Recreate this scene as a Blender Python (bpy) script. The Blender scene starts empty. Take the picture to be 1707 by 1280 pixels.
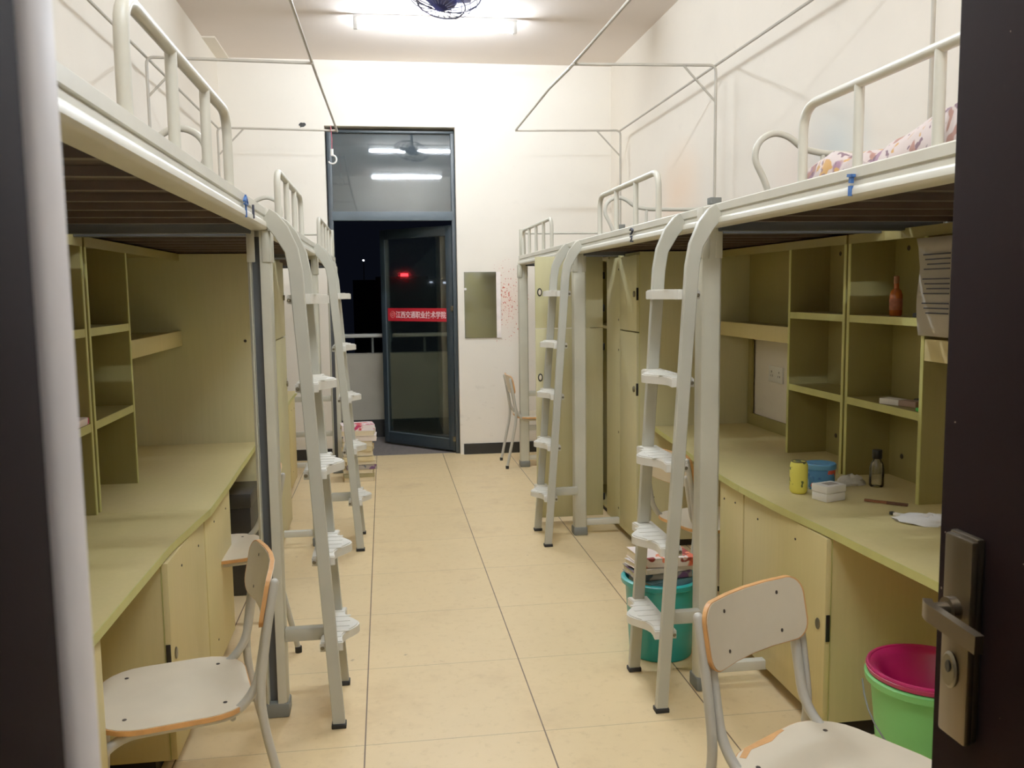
import bpy, bmesh, math, random
from mathutils import Vector, Matrix, Euler
random.seed(7)
scn = bpy.context.scene
COL = scn.collection
PI = math.pi

# ------------------------------------------------------------------ materials
def lin(r, g, b):
    def f(c):
        c /= 255.0
        return c/12.92 if c <= 0.04045 else ((c+0.055)/1.055)**2.4
    return (f(r), f(g), f(b), 1.0)

class NT:
    def __init__(s, name):
        s.m = bpy.data.materials.new(name); s.m.use_nodes = True
        s.t = s.m.node_tree; s.n = s.t.nodes; s.l = s.t.links
        s.b = s.n['Principled BSDF']; s.out = s.n['Material Output']
        s._tc = None
    def add(s, typ, **kw):
        n = s.n.new(typ)
        for k, v in kw.items():
            if k == 'inp':
                for a, c in v.items(): n.inputs[a].default_value = c
            else: setattr(n, k, v)
        return n
    def link(s, a, b): s.l.new(a, b)
    def coord(s, scale=(1, 1, 1), kind='Object', loc=(0, 0, 0)):
        if s._tc is None: s._tc = s.add('ShaderNodeTexCoord')
        mp = s.add('ShaderNodeMapping'); mp.inputs['Scale'].default_value = scale; mp.inputs['Location'].default_value = loc
        s.link(s._tc.outputs[kind], mp.inputs['Vector']); return mp.outputs['Vector']
    def noise(s, scale, vec=None, detail=4, rough=0.55):
        n = s.add('ShaderNodeTexNoise', inp={'Scale': scale, 'Detail': detail, 'Roughness': rough})
        s.link(vec if vec is not None else s.coord(), n.inputs['Vector']); return n.outputs['Fac']
    def ramp(s, fac, stops):
        r = s.add('ShaderNodeValToRGB')
        while len(r.color_ramp.elements) < len(stops): r.color_ramp.elements.new(0.5)
        for e, (p, c) in zip(r.color_ramp.elements, stops): e.position = p; e.color = c
        s.link(fac, r.inputs['Fac']); return r.outputs['Color']
    def mix(s, fac, a, b, mode='MIX'):
        n = s.add('ShaderNodeMix', data_type='RGBA', blend_type=mode)
        for sock, v in ((n.inputs[0], fac), (n.inputs[6], a), (n.inputs[7], b)):
            if hasattr(v, 'is_linked') or hasattr(v, 'links'): s.link(v, sock)
            else: sock.default_value = v
        return n.outputs[2]
    def math(s, op, a, b=0.0, c=None):
        n = s.add('ShaderNodeMath', operation=op)
        for i, v in enumerate((a, b) if c is None else (a, b, c)):
            if hasattr(v, 'links'): s.link(v, n.inputs[i])
            else: n.inputs[i].default_value = v
        return n.outputs[0]
    def bump(s, h, strength=0.2, dist=0.01):
        b = s.add('ShaderNodeBump', inp={'Strength': strength, 'Distance': dist})
        s.link(h, b.inputs['Height']); s.link(b.outputs['Normal'], s.b.inputs['Normal'])

def scl(c, k): return (min(1, c[0]*k), min(1, c[1]*k), min(1, c[2]*k), 1)

def paint(name, rgb, rough=0.5, var=0.10, scale=6.0, metal=0.0, bump=0.0, spec=0.5, stretch=(1, 1, 1)):
    t = NT(name); c = lin(*rgb)
    v = t.coord(stretch)
    f = t.noise(scale, v)
    t.link(t.ramp(f, [(0.3, scl(c, 1-var)), (0.7, scl(c, 1+var))]), t.b.inputs['Base Color'])
    t.b.inputs['Roughness'].default_value = rough; t.b.inputs['Metallic'].default_value = metal
    t.b.inputs['Specular IOR Level'].default_value = spec
    if bump: t.bump(t.noise(scale*8, v), bump, 0.004)
    return t.m

def emis(name, rgb, strength):
    t = NT(name); t.b.inputs['Base Color'].default_value = lin(*rgb)
    t.b.inputs['Emission Color'].default_value = lin(*rgb); t.b.inputs['Emission Strength'].default_value = strength
    return t.m

def wall_mat(name, rgb, splat=None, smears=()):
    t = NT(name); c = lin(*rgb)
    big = t.noise(0.9, t.coord(), 5, 0.6)
    col = t.ramp(big, [(0.3, scl(c, 0.95)), (0.7, scl(c, 1.04))])
    sm = t.noise(9, t.coord((1, 1, 1), loc=(3, 1, 2)), 6, 0.7)
    col = t.mix(t.ramp(sm, [(0.62, (0, 0, 0, 1)), (0.80, (0.30, 0.30, 0.30, 1))]), col, scl(c, 0.7))
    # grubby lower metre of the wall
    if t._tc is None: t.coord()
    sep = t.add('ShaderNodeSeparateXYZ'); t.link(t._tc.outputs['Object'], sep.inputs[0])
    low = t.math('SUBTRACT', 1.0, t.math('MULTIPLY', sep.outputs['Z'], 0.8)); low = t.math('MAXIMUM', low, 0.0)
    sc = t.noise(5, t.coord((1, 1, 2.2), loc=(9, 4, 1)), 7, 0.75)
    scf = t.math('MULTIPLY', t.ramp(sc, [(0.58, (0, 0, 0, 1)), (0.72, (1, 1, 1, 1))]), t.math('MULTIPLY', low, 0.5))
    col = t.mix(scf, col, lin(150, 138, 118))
    for sy, sz, sr, sc_, k in smears:
        dy = t.math('SUBTRACT', sep.outputs['Y'], sy); dz = t.math('SUBTRACT', sep.outputs['Z'], sz)
        d = t.math('SQRT', t.math('ADD', t.math('MULTIPLY', t.math('MULTIPLY', dy, dy), 0.5), t.math('MULTIPLY', dz, dz)))
        fall = t.math('MAXIMUM', t.math('SUBTRACT', 1.0, t.math('DIVIDE', d, sr)), 0.0)
        col = t.mix(t.math('MULTIPLY', fall, t.math('MULTIPLY', big, k)), col, lin(*sc_))
    if splat:
        cx, cz, rad = splat
        dx = t.math('MULTIPLY', t.math('SUBTRACT', sep.outputs['X'], cx), 1.9)
        dz = t.math('SUBTRACT', sep.outputs['Z'], cz)
        d = t.math('SQRT', t.math('ADD', t.math('MULTIPLY', dx, dx), t.math('MULTIPLY', dz, dz)))
        fall = t.math('MAXIMUM', t.math('SUBTRACT', 1.0, t.math('DIVIDE', d, rad)), 0.0)
        dots = t.noise(62, t.coord((1, 1, 1), loc=(1, 5, 2)), 2, 0.5)
        dt = t.math('GREATER_THAN', t.math('ADD', dots, t.math('MULTIPLY', fall, 0.13)), 0.705)
        dt = t.math('MULTIPLY', dt, t.math('GREATER_THAN', fall, 0.05))
        col = t.mix(t.math('MULTIPLY', fall, 0.28), col, lin(226, 150, 120))
        col = t.mix(dt, col, lin(196, 84, 62))
    t.link(col, t.b.inputs['Base Color']); t.b.inputs['Roughness'].default_value = 0.85
    t.bump(t.noise(60, t.coord()), 0.06, 0.003)
    return t.m

def floor_mat():
    t = NT('floor_tile'); c = lin(236, 208, 156)
    t.coord(); sep = t.add('ShaderNodeSeparateXYZ'); t.link(t._tc.outputs['Object'], sep.inputs[0])
    def cell(o, off):
        u = t.math('DIVIDE', t.math('SUBTRACT', o, off), 0.6)
        fr = t.math('FRACT', t.math('ADD', u, 50.0))
        d = t.math('MINIMUM', fr, t.math('SUBTRACT', 1.0, fr))
        return t.math('FLOOR', u), d
    ix, dx = cell(sep.outputs['X'], -0.0993); iy, dy = cell(sep.outputs['Y'], 2.8263)
    cmb = t.add('ShaderNodeCombineXYZ'); t.link(ix, cmb.inputs[0]); t.link(iy, cmb.inputs[1])
    wn = t.add('ShaderNodeTexWhiteNoise'); t.link(cmb.outputs[0], wn.inputs['Vector'])
    base = t.mix(t.noise(2.2, t.coord(), 6, 0.65), scl(c, 0.88), scl(c, 1.07))
    base = t.mix(t.math('MULTIPLY', wn.outputs['Value'], 0.16), base, scl(c, 0.80))
    fine = t.noise(26, t.coord(), 5, 0.7)
    base = t.mix(t.ramp(fine, [(0.55, (0, 0, 0, 1)), (0.8, (0.35, 0.35, 0.35, 1))]), base, lin(176, 146, 106))
    spots = t.noise(14, t.coord((1, 1, 1), loc=(4, 2, 0)), 3, 0.6)
    base = t.mix(t.ramp(spots, [(0.70, (0, 0, 0, 1)), (0.78, (0.6, 0.6, 0.6, 1))]), base, lin(136, 108, 78))
    st = t.noise(1.7, t.coord((1, 1, 1), loc=(7, 3, 0)), 5, 0.7)
    base = t.mix(t.ramp(st, [(0.54, (0, 0, 0, 1)), (0.75, (0.45, 0.45, 0.45, 1))]), base, lin(186, 150, 104))
    gx = t.math('LESS_THAN', dx, 0.0042); gy = t.math('MULTIPLY', t.math('LESS_THAN', dy, 0.0026), 0.55)
    base = t.mix(t.math('MAXIMUM', gx, gy), base, lin(112, 88, 66))
    t.link(base, t.b.inputs['Base Color'])
    t.link(t.ramp(fine, [(0.3, (0.30,)*3+(1,)), (0.8, (0.5,)*3+(1,))]), t.b.inputs['Roughness'])
    t.b.inputs['Specular IOR Level'].default_value = 0.35
    return t.m

def laminate(name, rgb, var=0.10):
    t = NT(name); c = lin(*rgb)
    g = t.noise(7, t.coord((9, 9, 0.5)), 6, 0.65)
    b = t.noise(1.6, t.coord((1, 1, 0.6), loc=(2, 7, 1)), 3, 0.5)
    col = t.mix(g, scl(c, 1-var), scl(c, 1+var))
    col = t.mix(t.ramp(b, [(0.35, (0, 0, 0, 1)), (0.7, (0.5, 0.5, 0.5, 1))]), col, lin(rgb[0]*0.93, rgb[1]*0.97, rgb[2]*0.82))
    t.link(col, t.b.inputs['Base Color']); t.b.inputs['Roughness'].default_value = 0.5
    t.b.inputs['Specular IOR Level'].default_value = 0.3
    return t.m

def glass_mat(name, tint, refl, haze=0.0, hazecol=(90, 100, 104)):
    t = NT(name)
    t.n.remove(t.b)
    tr = t.add('ShaderNodeBsdfTransparent'); tr.inputs[0].default_value = tint
    gl = t.add('ShaderNodeBsdfGlossy'); gl.inputs['Roughness'].default_value = 0.03; gl.inputs['Color'].default_value = (1, 1, 1, 1)
    df = t.add('ShaderNodeBsdfDiffuse'); 
    hz = t.ramp(t.noise(3.5, t.coord(), 5, 0.65), [(0.3, scl(lin(*hazecol), 0.75)), (0.7, scl(lin(*hazecol), 1.2))])
    t.link(hz, df.inputs[0])
    m1 = t.add('ShaderNodeMixShader'); m1.inputs[0].default_value = haze; t.link(tr.outputs[0], m1.inputs[1]); t.link(df.outputs[0], m1.inputs[2])
    fr = t.add('ShaderNodeFresnel'); fr.inputs['IOR'].default_value = 1.5
    fac = t.math('MULTIPLY', fr.outputs[0], refl); fac = t.math('MINIMUM', fac, 1.0)
    m2 = t.add('ShaderNodeMixShader'); t.link(fac, m2.inputs[0]); t.link(m1.outputs[0], m2.inputs[1]); t.link(gl.outputs[0], m2.inputs[2])
    t.link(m2.outputs[0], t.out.inputs['Surface'])
    return t.m

def floral_mat(name, base, cols, scale=9.0):
    t = NT(name); c = lin(*base)
    v = t.coord()
    warp = t.add('ShaderNodeMix', data_type='VECTOR'); warp.inputs[0].default_value = 0.12
    nz = t.add('ShaderNodeTexNoise', inp={'Scale': scale*0.8, 'Detail': 3}); t.link(v, nz.inputs['Vector'])
    t.link(v, warp.inputs[4]); t.link(nz.outputs['Color'], warp.inputs[5])
    col = t.mix(t.noise(4, v), scl(c, 0.85), scl(c, 1.1))
    for i, cc in enumerate(cols):
        n = t.noise(scale*(0.7+0.5*i), t.coord((1, 1, 1), loc=(i*3.1+1, i*1.7, i*2.3)), 2, 0.5)
        col = t.mix(t.ramp(n, [(0.585, (0, 0, 0, 1)), (0.62, (1, 1, 1, 1))]), col, lin(*cc))
    t.link(col, t.b.inputs['Base Color']); t.b.inputs['Roughness'].default_value = 0.8
    return t.m

M = {}
M['wall'] = wall_mat('wall_plaster', (232, 222, 206))
M['wall_right'] = wall_mat('wall_plaster_smeared', (232, 222, 206), smears=((6.15, 2.16, 0.42, (240, 190, 140), 0.8), (3.98, 2.10, 0.30, (140, 178, 190), 0.9), (4.25, 2.0, 0.3, (226, 190, 170), 0.9)))
M['wall_far'] = wall_mat('wall_plaster_spattered', (236, 228, 214), splat=(1.10, 1.38, 0.42))
M['ceiling'] = paint('ceiling_paint', (228, 215, 204), 0.9, 0.03, 0.8)
M['floor'] = floor_mat()
M['black'] = paint('black_skirting', (18, 17, 17), 0.45, 0.2)
M['steel'] = paint('cream_enamel_steel', (202, 198, 182), 0.38, 0.07, 5, bump=0.02)
M['steel_grey'] = paint('grey_enamel_steel', (190, 186, 166), 0.42, 0.08, 5, bump=0.02)
M['rod'] = paint('thin_rod_enamel', (178, 170, 155), 0.45, 0.10, 8)
M['ladder'] = paint('grey_ladder_enamel', (176, 174, 159), 0.42, 0.07, 5, bump=0.02)
M['groove'] = paint('post_groove', (66, 68, 70), 0.5, 0.1)
M['tread'] = paint('white_plastic_tread', (214, 210, 198), 0.4, 0.05, 9)
M['rubber'] = paint('black_rubber', (22, 20, 20), 0.7, 0.2)
M['footcap'] = paint('grey_foot_cap', (110, 112, 106), 0.6, 0.1)
M['wood_dark'] = paint('dark_bed_boards', (44, 30, 25), 0.7, 0.35, 5, stretch=(0.8, 8, 1))
M['deck_bar'] = paint('deck_crossbar', (84, 70, 60), 0.55, 0.2, 9)
M['lam'] = laminate('pale_maple_laminate', (206, 187, 132))
M['lam_w'] = laminate('pale_olive_wardrobe_laminate', (200, 190, 148))
M['lam_in'] = laminate('olive_laminate_inside', (148, 135, 86))
M['edge'] = paint('lime_edge_band', (186, 182, 104), 0.4, 0.08, 12)
M['gap_shade'] = paint('recess_shade', (30, 25, 20), 0.8, 0.2)  # near-black paints the kick shadow under cupboards and wardrobes
M['screw'] = paint('dark_screw_cap', (46, 34, 26), 0.5, 0.2)
M['lock'] = paint('dull_metal_lock', (120, 112, 92), 0.35, 0.1, metal=0.8)
M['hasp'] = paint('black_hasp', (30, 28, 26), 0.4, 0.1, metal=0.3)
M['slate'] = paint('slate_aluminium', (40, 50, 56), 0.42, 0.10, 4)
M['slate_light'] = paint('weathered_slate_frame', (78, 90, 98), 0.5, 0.12, 5)
M['pane_dark'] = glass_mat('tinted_door_glass', (0.93, 0.96, 0.90, 1), 0.55, 0.06, (70, 80, 74))
M['pane_reflect_haze'] = glass_mat('transom_reflect_haze_glass', (0.30, 0.33, 0.33, 1), 1.6, 0.45, (92, 104, 108))  # grey diffuse haze paints in the ceiling's pale reflection along with dust
M['lamp'] = emis('fluorescent_tube', (255, 255, 255), 245.0)
M['lamp'].node_tree.nodes['Principled BSDF'].inputs['Emission Color'].default_value = (0.90, 1.0, 1.10, 1)
M['lamp_body'] = paint('lamp_housing', (226, 224, 220), 0.5, 0.03)
M['ply'] = paint('plywood_edge', (206, 148, 86), 0.5, 0.16, 20)
M['lam_white'] = paint('worn_white_laminate', (214, 200, 174), 0.42, 0.06, 5)
M['chair_tube'] = paint('chair_grey_tube', (182, 178, 166), 0.33, 0.08, 7)
M['door_brown'] = None
M['brass_nickel'] = paint('brushed_nickel', (104, 92, 74), 0.32, 0.08, 40, metal=0.85, stretch=(1, 1, 0.1))
M['paper'] = paint('paper_pages', (226, 210, 176), 0.8, 0.12, 30, stretch=(0.3, 0.3, 8))
M['white'] = paint('white_plastic', (226, 222, 214), 0.5, 0.04)
M['mirror'] = None
t = NT('mirror_glass'); t.b.inputs['Base Color'].default_value = (0.50, 0.51, 0.45, 1); t.b.inputs['Metallic'].default_value = 1; t.b.inputs['Roughness'].default_value = 0.09
t.link(t.ramp(t.noise(8, t.coord()), [(0.3, (0.05,)*3+(1,)), (0.8, (0.2,)*3+(1,))]), t.b.inputs['Roughness']); M['mirror'] = t.m
t = NT('dark_brown_door_paint'); c = lin(24, 15, 14)
col = t.mix(t.noise(3, t.coord((1, 1, 0.4)), 5), scl(c, 0.7), scl(c, 1.3))
chip = t.noise(75, t.coord((1, 1, 0.8)), 2, 0.5)
col = t.mix(t.math('MULTIPLY', t.math('GREATER_THAN', chip, 0.775), 0.7), col, lin(170, 150, 132))
t.link(col, t.b.inputs['Base Color']); t.b.inputs['Roughness'].default_value = 0.8; t.b.inputs['Specular IOR Level'].default_value = 0.03; M['door_brown'] = t.m

# ------------------------------------------------------------------ mesh helpers
def bx(bm, x0, x1, y0, y1, z0, z1, bev=0.0, seg=2, mtx=None):
    x0, x1 = min(x0, x1), max(x0, x1); y0, y1 = min(y0, y1), max(y0, y1); z0, z1 = min(z0, z1), max(z0, z1)
    tmp = bmesh.new(); bmesh.ops.create_cube(tmp, size=1.0)
    for v in tmp.verts:
        v.co = Vector((x0+(v.co.x+0.5)*(x1-x0), y0+(v.co.y+0.5)*(y1-y0), z0+(v.co.z+0.5)*(z1-z0)))
    if bev > 0:
        bev = min(bev, 0.45*min(x1-x0, y1-y0, z1-z0))
        bmesh.ops.bevel(tmp, geom=tmp.edges[:], offset=bev, segments=seg, affect='EDGES', profile=0.5)
    if mtx is not None: bmesh.ops.transform(tmp, matrix=mtx, verts=tmp.verts)
    me = bpy.data.meshes.new('t'); tmp.to_mesh(me); tmp.free(); bm.from_mesh(me); bpy.data.meshes.remove(me)
    return bm

def fillet(pts, rad, seg=5):
    pts = [Vector(p) for p in pts]; out = [pts[0]]
    for i in range(1, len(pts)-1):
        a, b, c = pts[i-1], pts[i], pts[i+1]
        d1 = (a-b); d2 = (c-b); r = min(rad, d1.length*0.48, d2.length*0.48)
        p0 = b+d1.normalized()*r; p1 = b+d2.normalized()*r
        for k in range(seg+1):
            u = k/seg; out.append(p0*(1-u)**2+b*2*u*(1-u)+p1*u*u)
    out.append(pts[-1]); return out

def sweep(bm, pts, sec, up=(0, 0, 1), caps=True, closed=False):
    """sweep a 2D section (list of (u,v)) along pts; u along side, v along up-ish; sec may be function of index"""
    pts = [Vector(p) for p in pts]; n = len(pts); rings = []
    up = Vector(up); prev = None
    for i, p in enumerate(pts):
        if closed: tg = pts[(i+1) % n]-pts[i-1]
        else: tg = pts[min(i+1, n-1)]-pts[max(i-1, 0)]
        tg.normalize()
        if prev is None:
            ref = up if abs(tg.dot(up)) < 0.95 else Vector((1, 0, 0)) if abs(tg.x) < 0.9 else Vector((0, 1, 0))
            side = tg.cross(ref).normalized()
        else:
            side = (prev - tg*prev.dot(tg)).normalized()
        prev = side; vv = side.cross(tg)
        s = sec(i) if callable(sec) else sec
        rings.append([bm.verts.new(p+side*u+vv*v) for u, v in s])
    m = len(rings[0])
    rng = range(n) if closed else range(n-1)
    for i in rng:
        a, b = rings[i], rings[(i+1) % n]
        for k in range(m):
            bm.faces.new((a[k], a[(k+1) % m], b[(k+1) % m], b[k]))
    if caps and not closed:
        bm.faces.new(rings[0][::-1]); bm.faces.new(rings[-1])
    return bm

def circ(r, n=10): return [(r*math.cos(2*PI*k/n), r*math.sin(2*PI*k/n)) for k in range(n)]
def tube(bm, pts, r, n=10, closed=False, dome=False):
    if dome:      # rounded first end
        pts = [Vector(p) for p in pts]; d = (pts[0]-pts[1]).normalized()
        pts = [pts[0]+d*r*0.95, pts[0]+d*r*0.75, pts[0]+d*r*0.40]+pts
        k = [0.25, 0.66, 0.92]
        return sweep(bm, pts, lambda i: circ(r*(k[i] if i < 3 else 1), n))
    return sweep(bm, pts, circ(r, n), closed=closed)
def rect(w, h): return [(-w/2, -h/2), (w/2, -h/2), (w/2, h/2), (-w/2, h/2)]

def lathe(bm, prof, c=(0, 0, 0), n=28, capb=True, capt=True):
    rings = []
    for r, z in prof:
        rings.append([bm.verts.new((c[0]+r*math.cos(2*PI*k/n), c[1]+r*math.sin(2*PI*k/n), c[2]+z)) for k in range(n)])
    for a, b in zip(rings[:-1], rings[1:]):
        for k in range(n): bm.faces.new((a[k], a[(k+1) % n], b[(k+1) % n], b[k]))
    if capb: bm.faces.new(rings[0][::-1])
    if capt: bm.faces.new(rings[-1])
    return bm

def prism(bm, poly, axis, a, b):
    """extrude polygon along axis; poly coords are the two other axes in xyz order"""
    def P(u, v, w):
        return {'x': (w, u, v), 'y': (u, w, v), 'z': (u, v, w)}[axis]
    A = [bm.verts.new(P(u, v, a)) for u, v in poly]; Bv = [bm.verts.new(P(u, v, b)) for u, v in poly]
    n = len(poly)
    for k in range(n): bm.faces.new((A[k], A[(k+1) % n], Bv[(k+1) % n], Bv[k]))
    bm.faces.new(A[::-1]); bm.faces.new(Bv)
    return bm

def disc(bm, c, normal, r, t=0.003, n=12, ry=None):
    q = Vector(normal).to_track_quat('Z', 'Y').to_matrix().to_4x4(); q.translation = Vector(c)
    tmp = bmesh.new(); lathe(tmp, [(r*0.9, 0), (r, t*0.5), (r*0.85, t)], n=n)
    if ry: bmesh.ops.scale(tmp, vec=(1, ry/r, 1), verts=tmp.verts)
    bmesh.ops.transform(tmp, matrix=q, verts=tmp.verts)
    me = bpy.data.meshes.new('t'); tmp.to_mesh(me); tmp.free(); bm.from_mesh(me); bpy.data.meshes.remove(me)
    return bm

def B(): return bmesh.new()

def obj(name, bm, mat, parent=None, smooth=True):
    bmesh.ops.recalc_face_normals(bm, faces=bm.faces[:])
    me = bpy.data.meshes.new(name); bm.to_mesh(me); bm.free()
    if smooth:
        for p in me.polygons: p.use_smooth = True
        me.set_sharp_from_angle(angle=math.radians(38))
    me.materials.append(mat)
    o = bpy.data.objects.new(name, me); COL.objects.link(o)
    if parent is not None:
        o.parent = parent
        if parent.type == 'EMPTY': o.matrix_parent_inverse = Matrix.Translation(-parent.location)
    return o

def tag(o, label, cat, group=None, kind=None):
    o['label'] = label; o['category'] = cat
    if group: o['group'] = group
    if kind: o['kind'] = kind
    return o

def thing(name, label, cat, loc=(0, 0, 0), group=None, kind=None):
    o = bpy.data.objects.new(name, None); COL.objects.link(o); o.location = loc; o.empty_display_size = 0.05
    return tag(o, label, cat, group, kind)

def struct(name, bm, mat, label, cat, parent=None, smooth=False):
    o = obj(name, bm, mat, parent, smooth)
    if parent is None: tag(o, label, cat, None, 'structure')
    return o

def dup(root, loc, rotz, label, group=None, smap=None):
    r = root.copy(); COL.objects.link(r); r.location = loc; r.rotation_euler = (0, 0, rotz)
    r['label'] = label
    if group: r['group'] = group
    for ch in list(root.children):
        c = ch.copy(); COL.objects.link(c); c.parent = r; c.matrix_parent_inverse = ch.matrix_parent_inverse.copy()
        for g in list(ch.children):
            d = g.copy(); COL.objects.link(d); d.parent = c; d.matrix_parent_inverse = g.matrix_parent_inverse.copy()
    return r

# ------------------------------------------------------------------ room shell
WL, WR, YF, YN, ZC = -1.335, 2.072, 7.986, 0.43, 3.4635
DX0, DX1, DZ = -0.468, 0.660, 2.915
b = B(); bx(b, WL-0.2, WR+0.2, -1.2, YF+0.10, -0.06, 0); struct('floor', b, M['floor'], 'large square beige floor tiles with thin dark joints', 'floor')
b = B(); bx(b, WL-0.2, WR+0.2, YN-0.1, YF+0.2, ZC, ZC+0.1); struct('ceiling', b, M['ceiling'], 'plain pale grey ceiling', 'ceiling')
b = B(); bx(b, WL-0.15, WL, YN-0.1, YF+0.2, -0.06, ZC+0.1); struct('wall_left', b, M['wall'], 'cream plastered wall behind the left beds', 'wall')
b = B(); bx(b, WR, WR+0.15, YN-0.1, YF+0.2, -0.06, ZC+0.1); struct('wall_right', b, M['wall_right'], 'cream plastered wall behind the right beds', 'wall')
b = B()
bx(b, WL, DX0, YF, YF+0.2, -0.06, ZC); bx(b, DX1, WR, YF, YF+0.2, -0.06, ZC); bx(b, DX0, DX1, YF, YF+0.2, DZ, ZC)
struct('wall_far', b, M['wall_far'], 'cream end wall around the balcony door with red spatter', 'wall')
b = B()
bx(b, WL, -0.24, YN-0.1, YN, -0.06, ZC); bx(b, 0.86, WR, YN-0.1, YN, -0.06, ZC); bx(b, -0.24, 0.86, YN-0.1, YN, 2.12, ZC)
struct('wall_near', b, M['wall'], 'wall with the entrance doorway the room is seen through', 'wall')
b = B(); bx(b, WL, WL+0.10, 7.35, YF, 3.452, ZC+0.01); struct('trim_1', b, M['wall'], 'small boxed beam in the far left ceiling corner', 'trim')
b = B(); bx(b, DX1+0.03, WR-0.002, YF-0.012, YF, 0, 0.098); struct('baseboard_far', b, M['black'], 'black skirting right of the balcony door', 'skirting')
b = B(); bx(b, WL+0.002, DX0-0.02, YF-0.012, YF, 0, 0.098); struct('baseboard_left', b, M['black'], 'black skirting left of the balcony door', 'skirting')

# entrance door frame (left jamb close to the lens) and open leaf on the right
t_ = thing('trim_2', 'blurred dark metal door frame at the left edge of the picture', 'door frame', (-0.2, 0.38, 0), kind='structure')
b = B(); bx(b, -0.30, -0.139, 0.20, 0.386, 0, 2.08, 0.004)
obj('frame_side', b, M['door_brown'], t_)
M['jamb_light'] = paint('jamb_highlight_mirror_strip', (244, 232, 226), 0.5, 0.08, 14)  # near-white paints the jamb highlight; the mirror's side strip shares it
b = B(); bx(b, -0.30, -0.139, 0.386, 0.436, 0, 2.08, 0.012, 3); obj('edge_highlight', b, M['jamb_light'], t_)
b = B(); bx(b, 0.80, 0.90, 0.20, 0.436, 0, 2.08, 0.004); obj('frame_side', b, M['door_brown'], t_)
b = B(); bx(b, -0.30, 0.90, 0.20, 0.436, 2.06, 2.14, 0.004); obj('frame_head', b, M['door_brown'], t_)

LX = 0.775
t_ = thing('door_1', 'open dark brown entrance door at the right edge with lever handle', 'door', (LX+0.02, 0.45, 0), kind='structure')
b = B(); bx(b, LX, LX+0.042, 0.44, 1.137, 0.012, 2.05, 0.003); obj('door_leaf', b, M['door_brown'], t_)
b = B(); bx(b, LX-0.012, LX+0.001, 1.040, 1.098, 0.868, 1.150, 0.004); bx(b, LX-0.022, LX-0.010, 1.036, 1.094, 0.866, 1.148, 0.004)
pl = obj('lock_plate', b, M['brass_nickel'], t_)
b = B(); tube(b, [(LX-0.020, 1.066, 1.048), (LX-0.034, 1.066, 1.048)], 0.017, 16); tube(b, [(LX-0.030, 1.066, 1.048), (LX-0.060, 1.066, 1.048)], 0.010, 12)
sweep(b, fillet([(LX-0.052, 1.082, 1.047), (LX-0.060, 1.066, 1.047), (LX-0.060, 0.963, 1.041)], 0.012), rect(0.012, 0.024))
h = obj('lever_handle', b, M['brass_nickel'], t_)
b = B(); disc(b, (LX-0.022, 1.068, 0.962), (-1, 0, 0), 0.016, 0.006, 20, ry=0.026)
kp = obj('keyhole_cover', b, M['lock'], t_)
b = B(); disc(b, (LX-0.028, 1.066, 0.968), (-1, 0, 0), 0.0055, 0.002, 12, ry=0.009); obj('keyhole', b, M['black'], kp)

# ------------------------------------------------------------------ balcony door
t_ = thing('door_2', 'slate framed glazed balcony door opened outward under a transom', 'door', (0.1, YF+0.08, 0), kind='structure')
FY0, FY1 = YF+0.06, YF+0.12
b = B()
for x0, x1 in ((DX0+0.012, DX0+0.052), (DX1-0.038, DX1-0.004)):
    bx(b, x0, x1, FY0, FY1, 0, DZ-0.03, 0.004)
bx(b, DX0+0.012, DX1-0.004, FY0, FY1, 2.868, DZ-0.025, 0.004)
obj('outer_frame', b, M['slate'], t_)
b = B(); bx(b, DX0+0.04, DX1-0.03, FY0-0.006, FY1, 2.112, 2.190, 0.004); obj('transom_bar', b, M['slate_light'], t_)
b = B(); bx(b, DX0+0.05, DX1-0.036, FY0+0.03, FY0+0.036, 2.185, 2.872); obj('transom_pane', b, M['pane_reflect_haze'], t_, False)
# leaf, hinged at right, swung outward
hx, hy = 0.632, YF+0.13
ex, ey = -0.010, 8.770
L = math.hypot(ex-hx, ey-hy); ang = math.atan2(ey-hy, ex-hx)
LM = Matrix.Translation((hx, hy, 0)) @ Matrix.Rotation(ang, 4, 'Z')
b = B()
for x0, x1 in ((0.0, 0.075), (L-0.065, L)): bx(b, x0, x1, -0.02, 0.02, 0.015, 2.075, 0.004, mtx=LM)
bx(b, 0.07, L-0.06, -0.02, 0.02, 0.015, 0.125, 0.004, mtx=LM); bx(b, 0.07, L-0.06, -0.02, 0.02, 1.985, 2.075, 0.004, mtx=LM)
leaf = obj('door_leaf', b, M['slate'], t_)
b = B(); bx(b, 0.07, L-0.06, -0.003, 0.003, 0.12, 1.99, mtx=LM); obj('glass_pane', b, M['pane_dark'], leaf, False)
b = B(); bx(b, 0.07, L-0.06, 0.019, 0.024, 0.118, 0.128, mtx=LM); bx(b, L-0.068, L-0.062, 0.019, 0.024, 0.12, 1.98, mtx=LM); obj('glazing_bead', b, M['slate_light'], leaf)
b = B(); bx(b, L-0.055, L-0.02, -0.07, -0.02, 1.0, 1.12, 0.006, mtx=LM); obj('door_handle', b, M['slate'], leaf)
b = B()
for z in (0.10, 1.30): bx(b, -0.02, 0.02, 0.0, 0.03, z, z+0.05, 0.006, mtx=LM)
obj('hinge', b, M['lock'], leaf)
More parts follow.
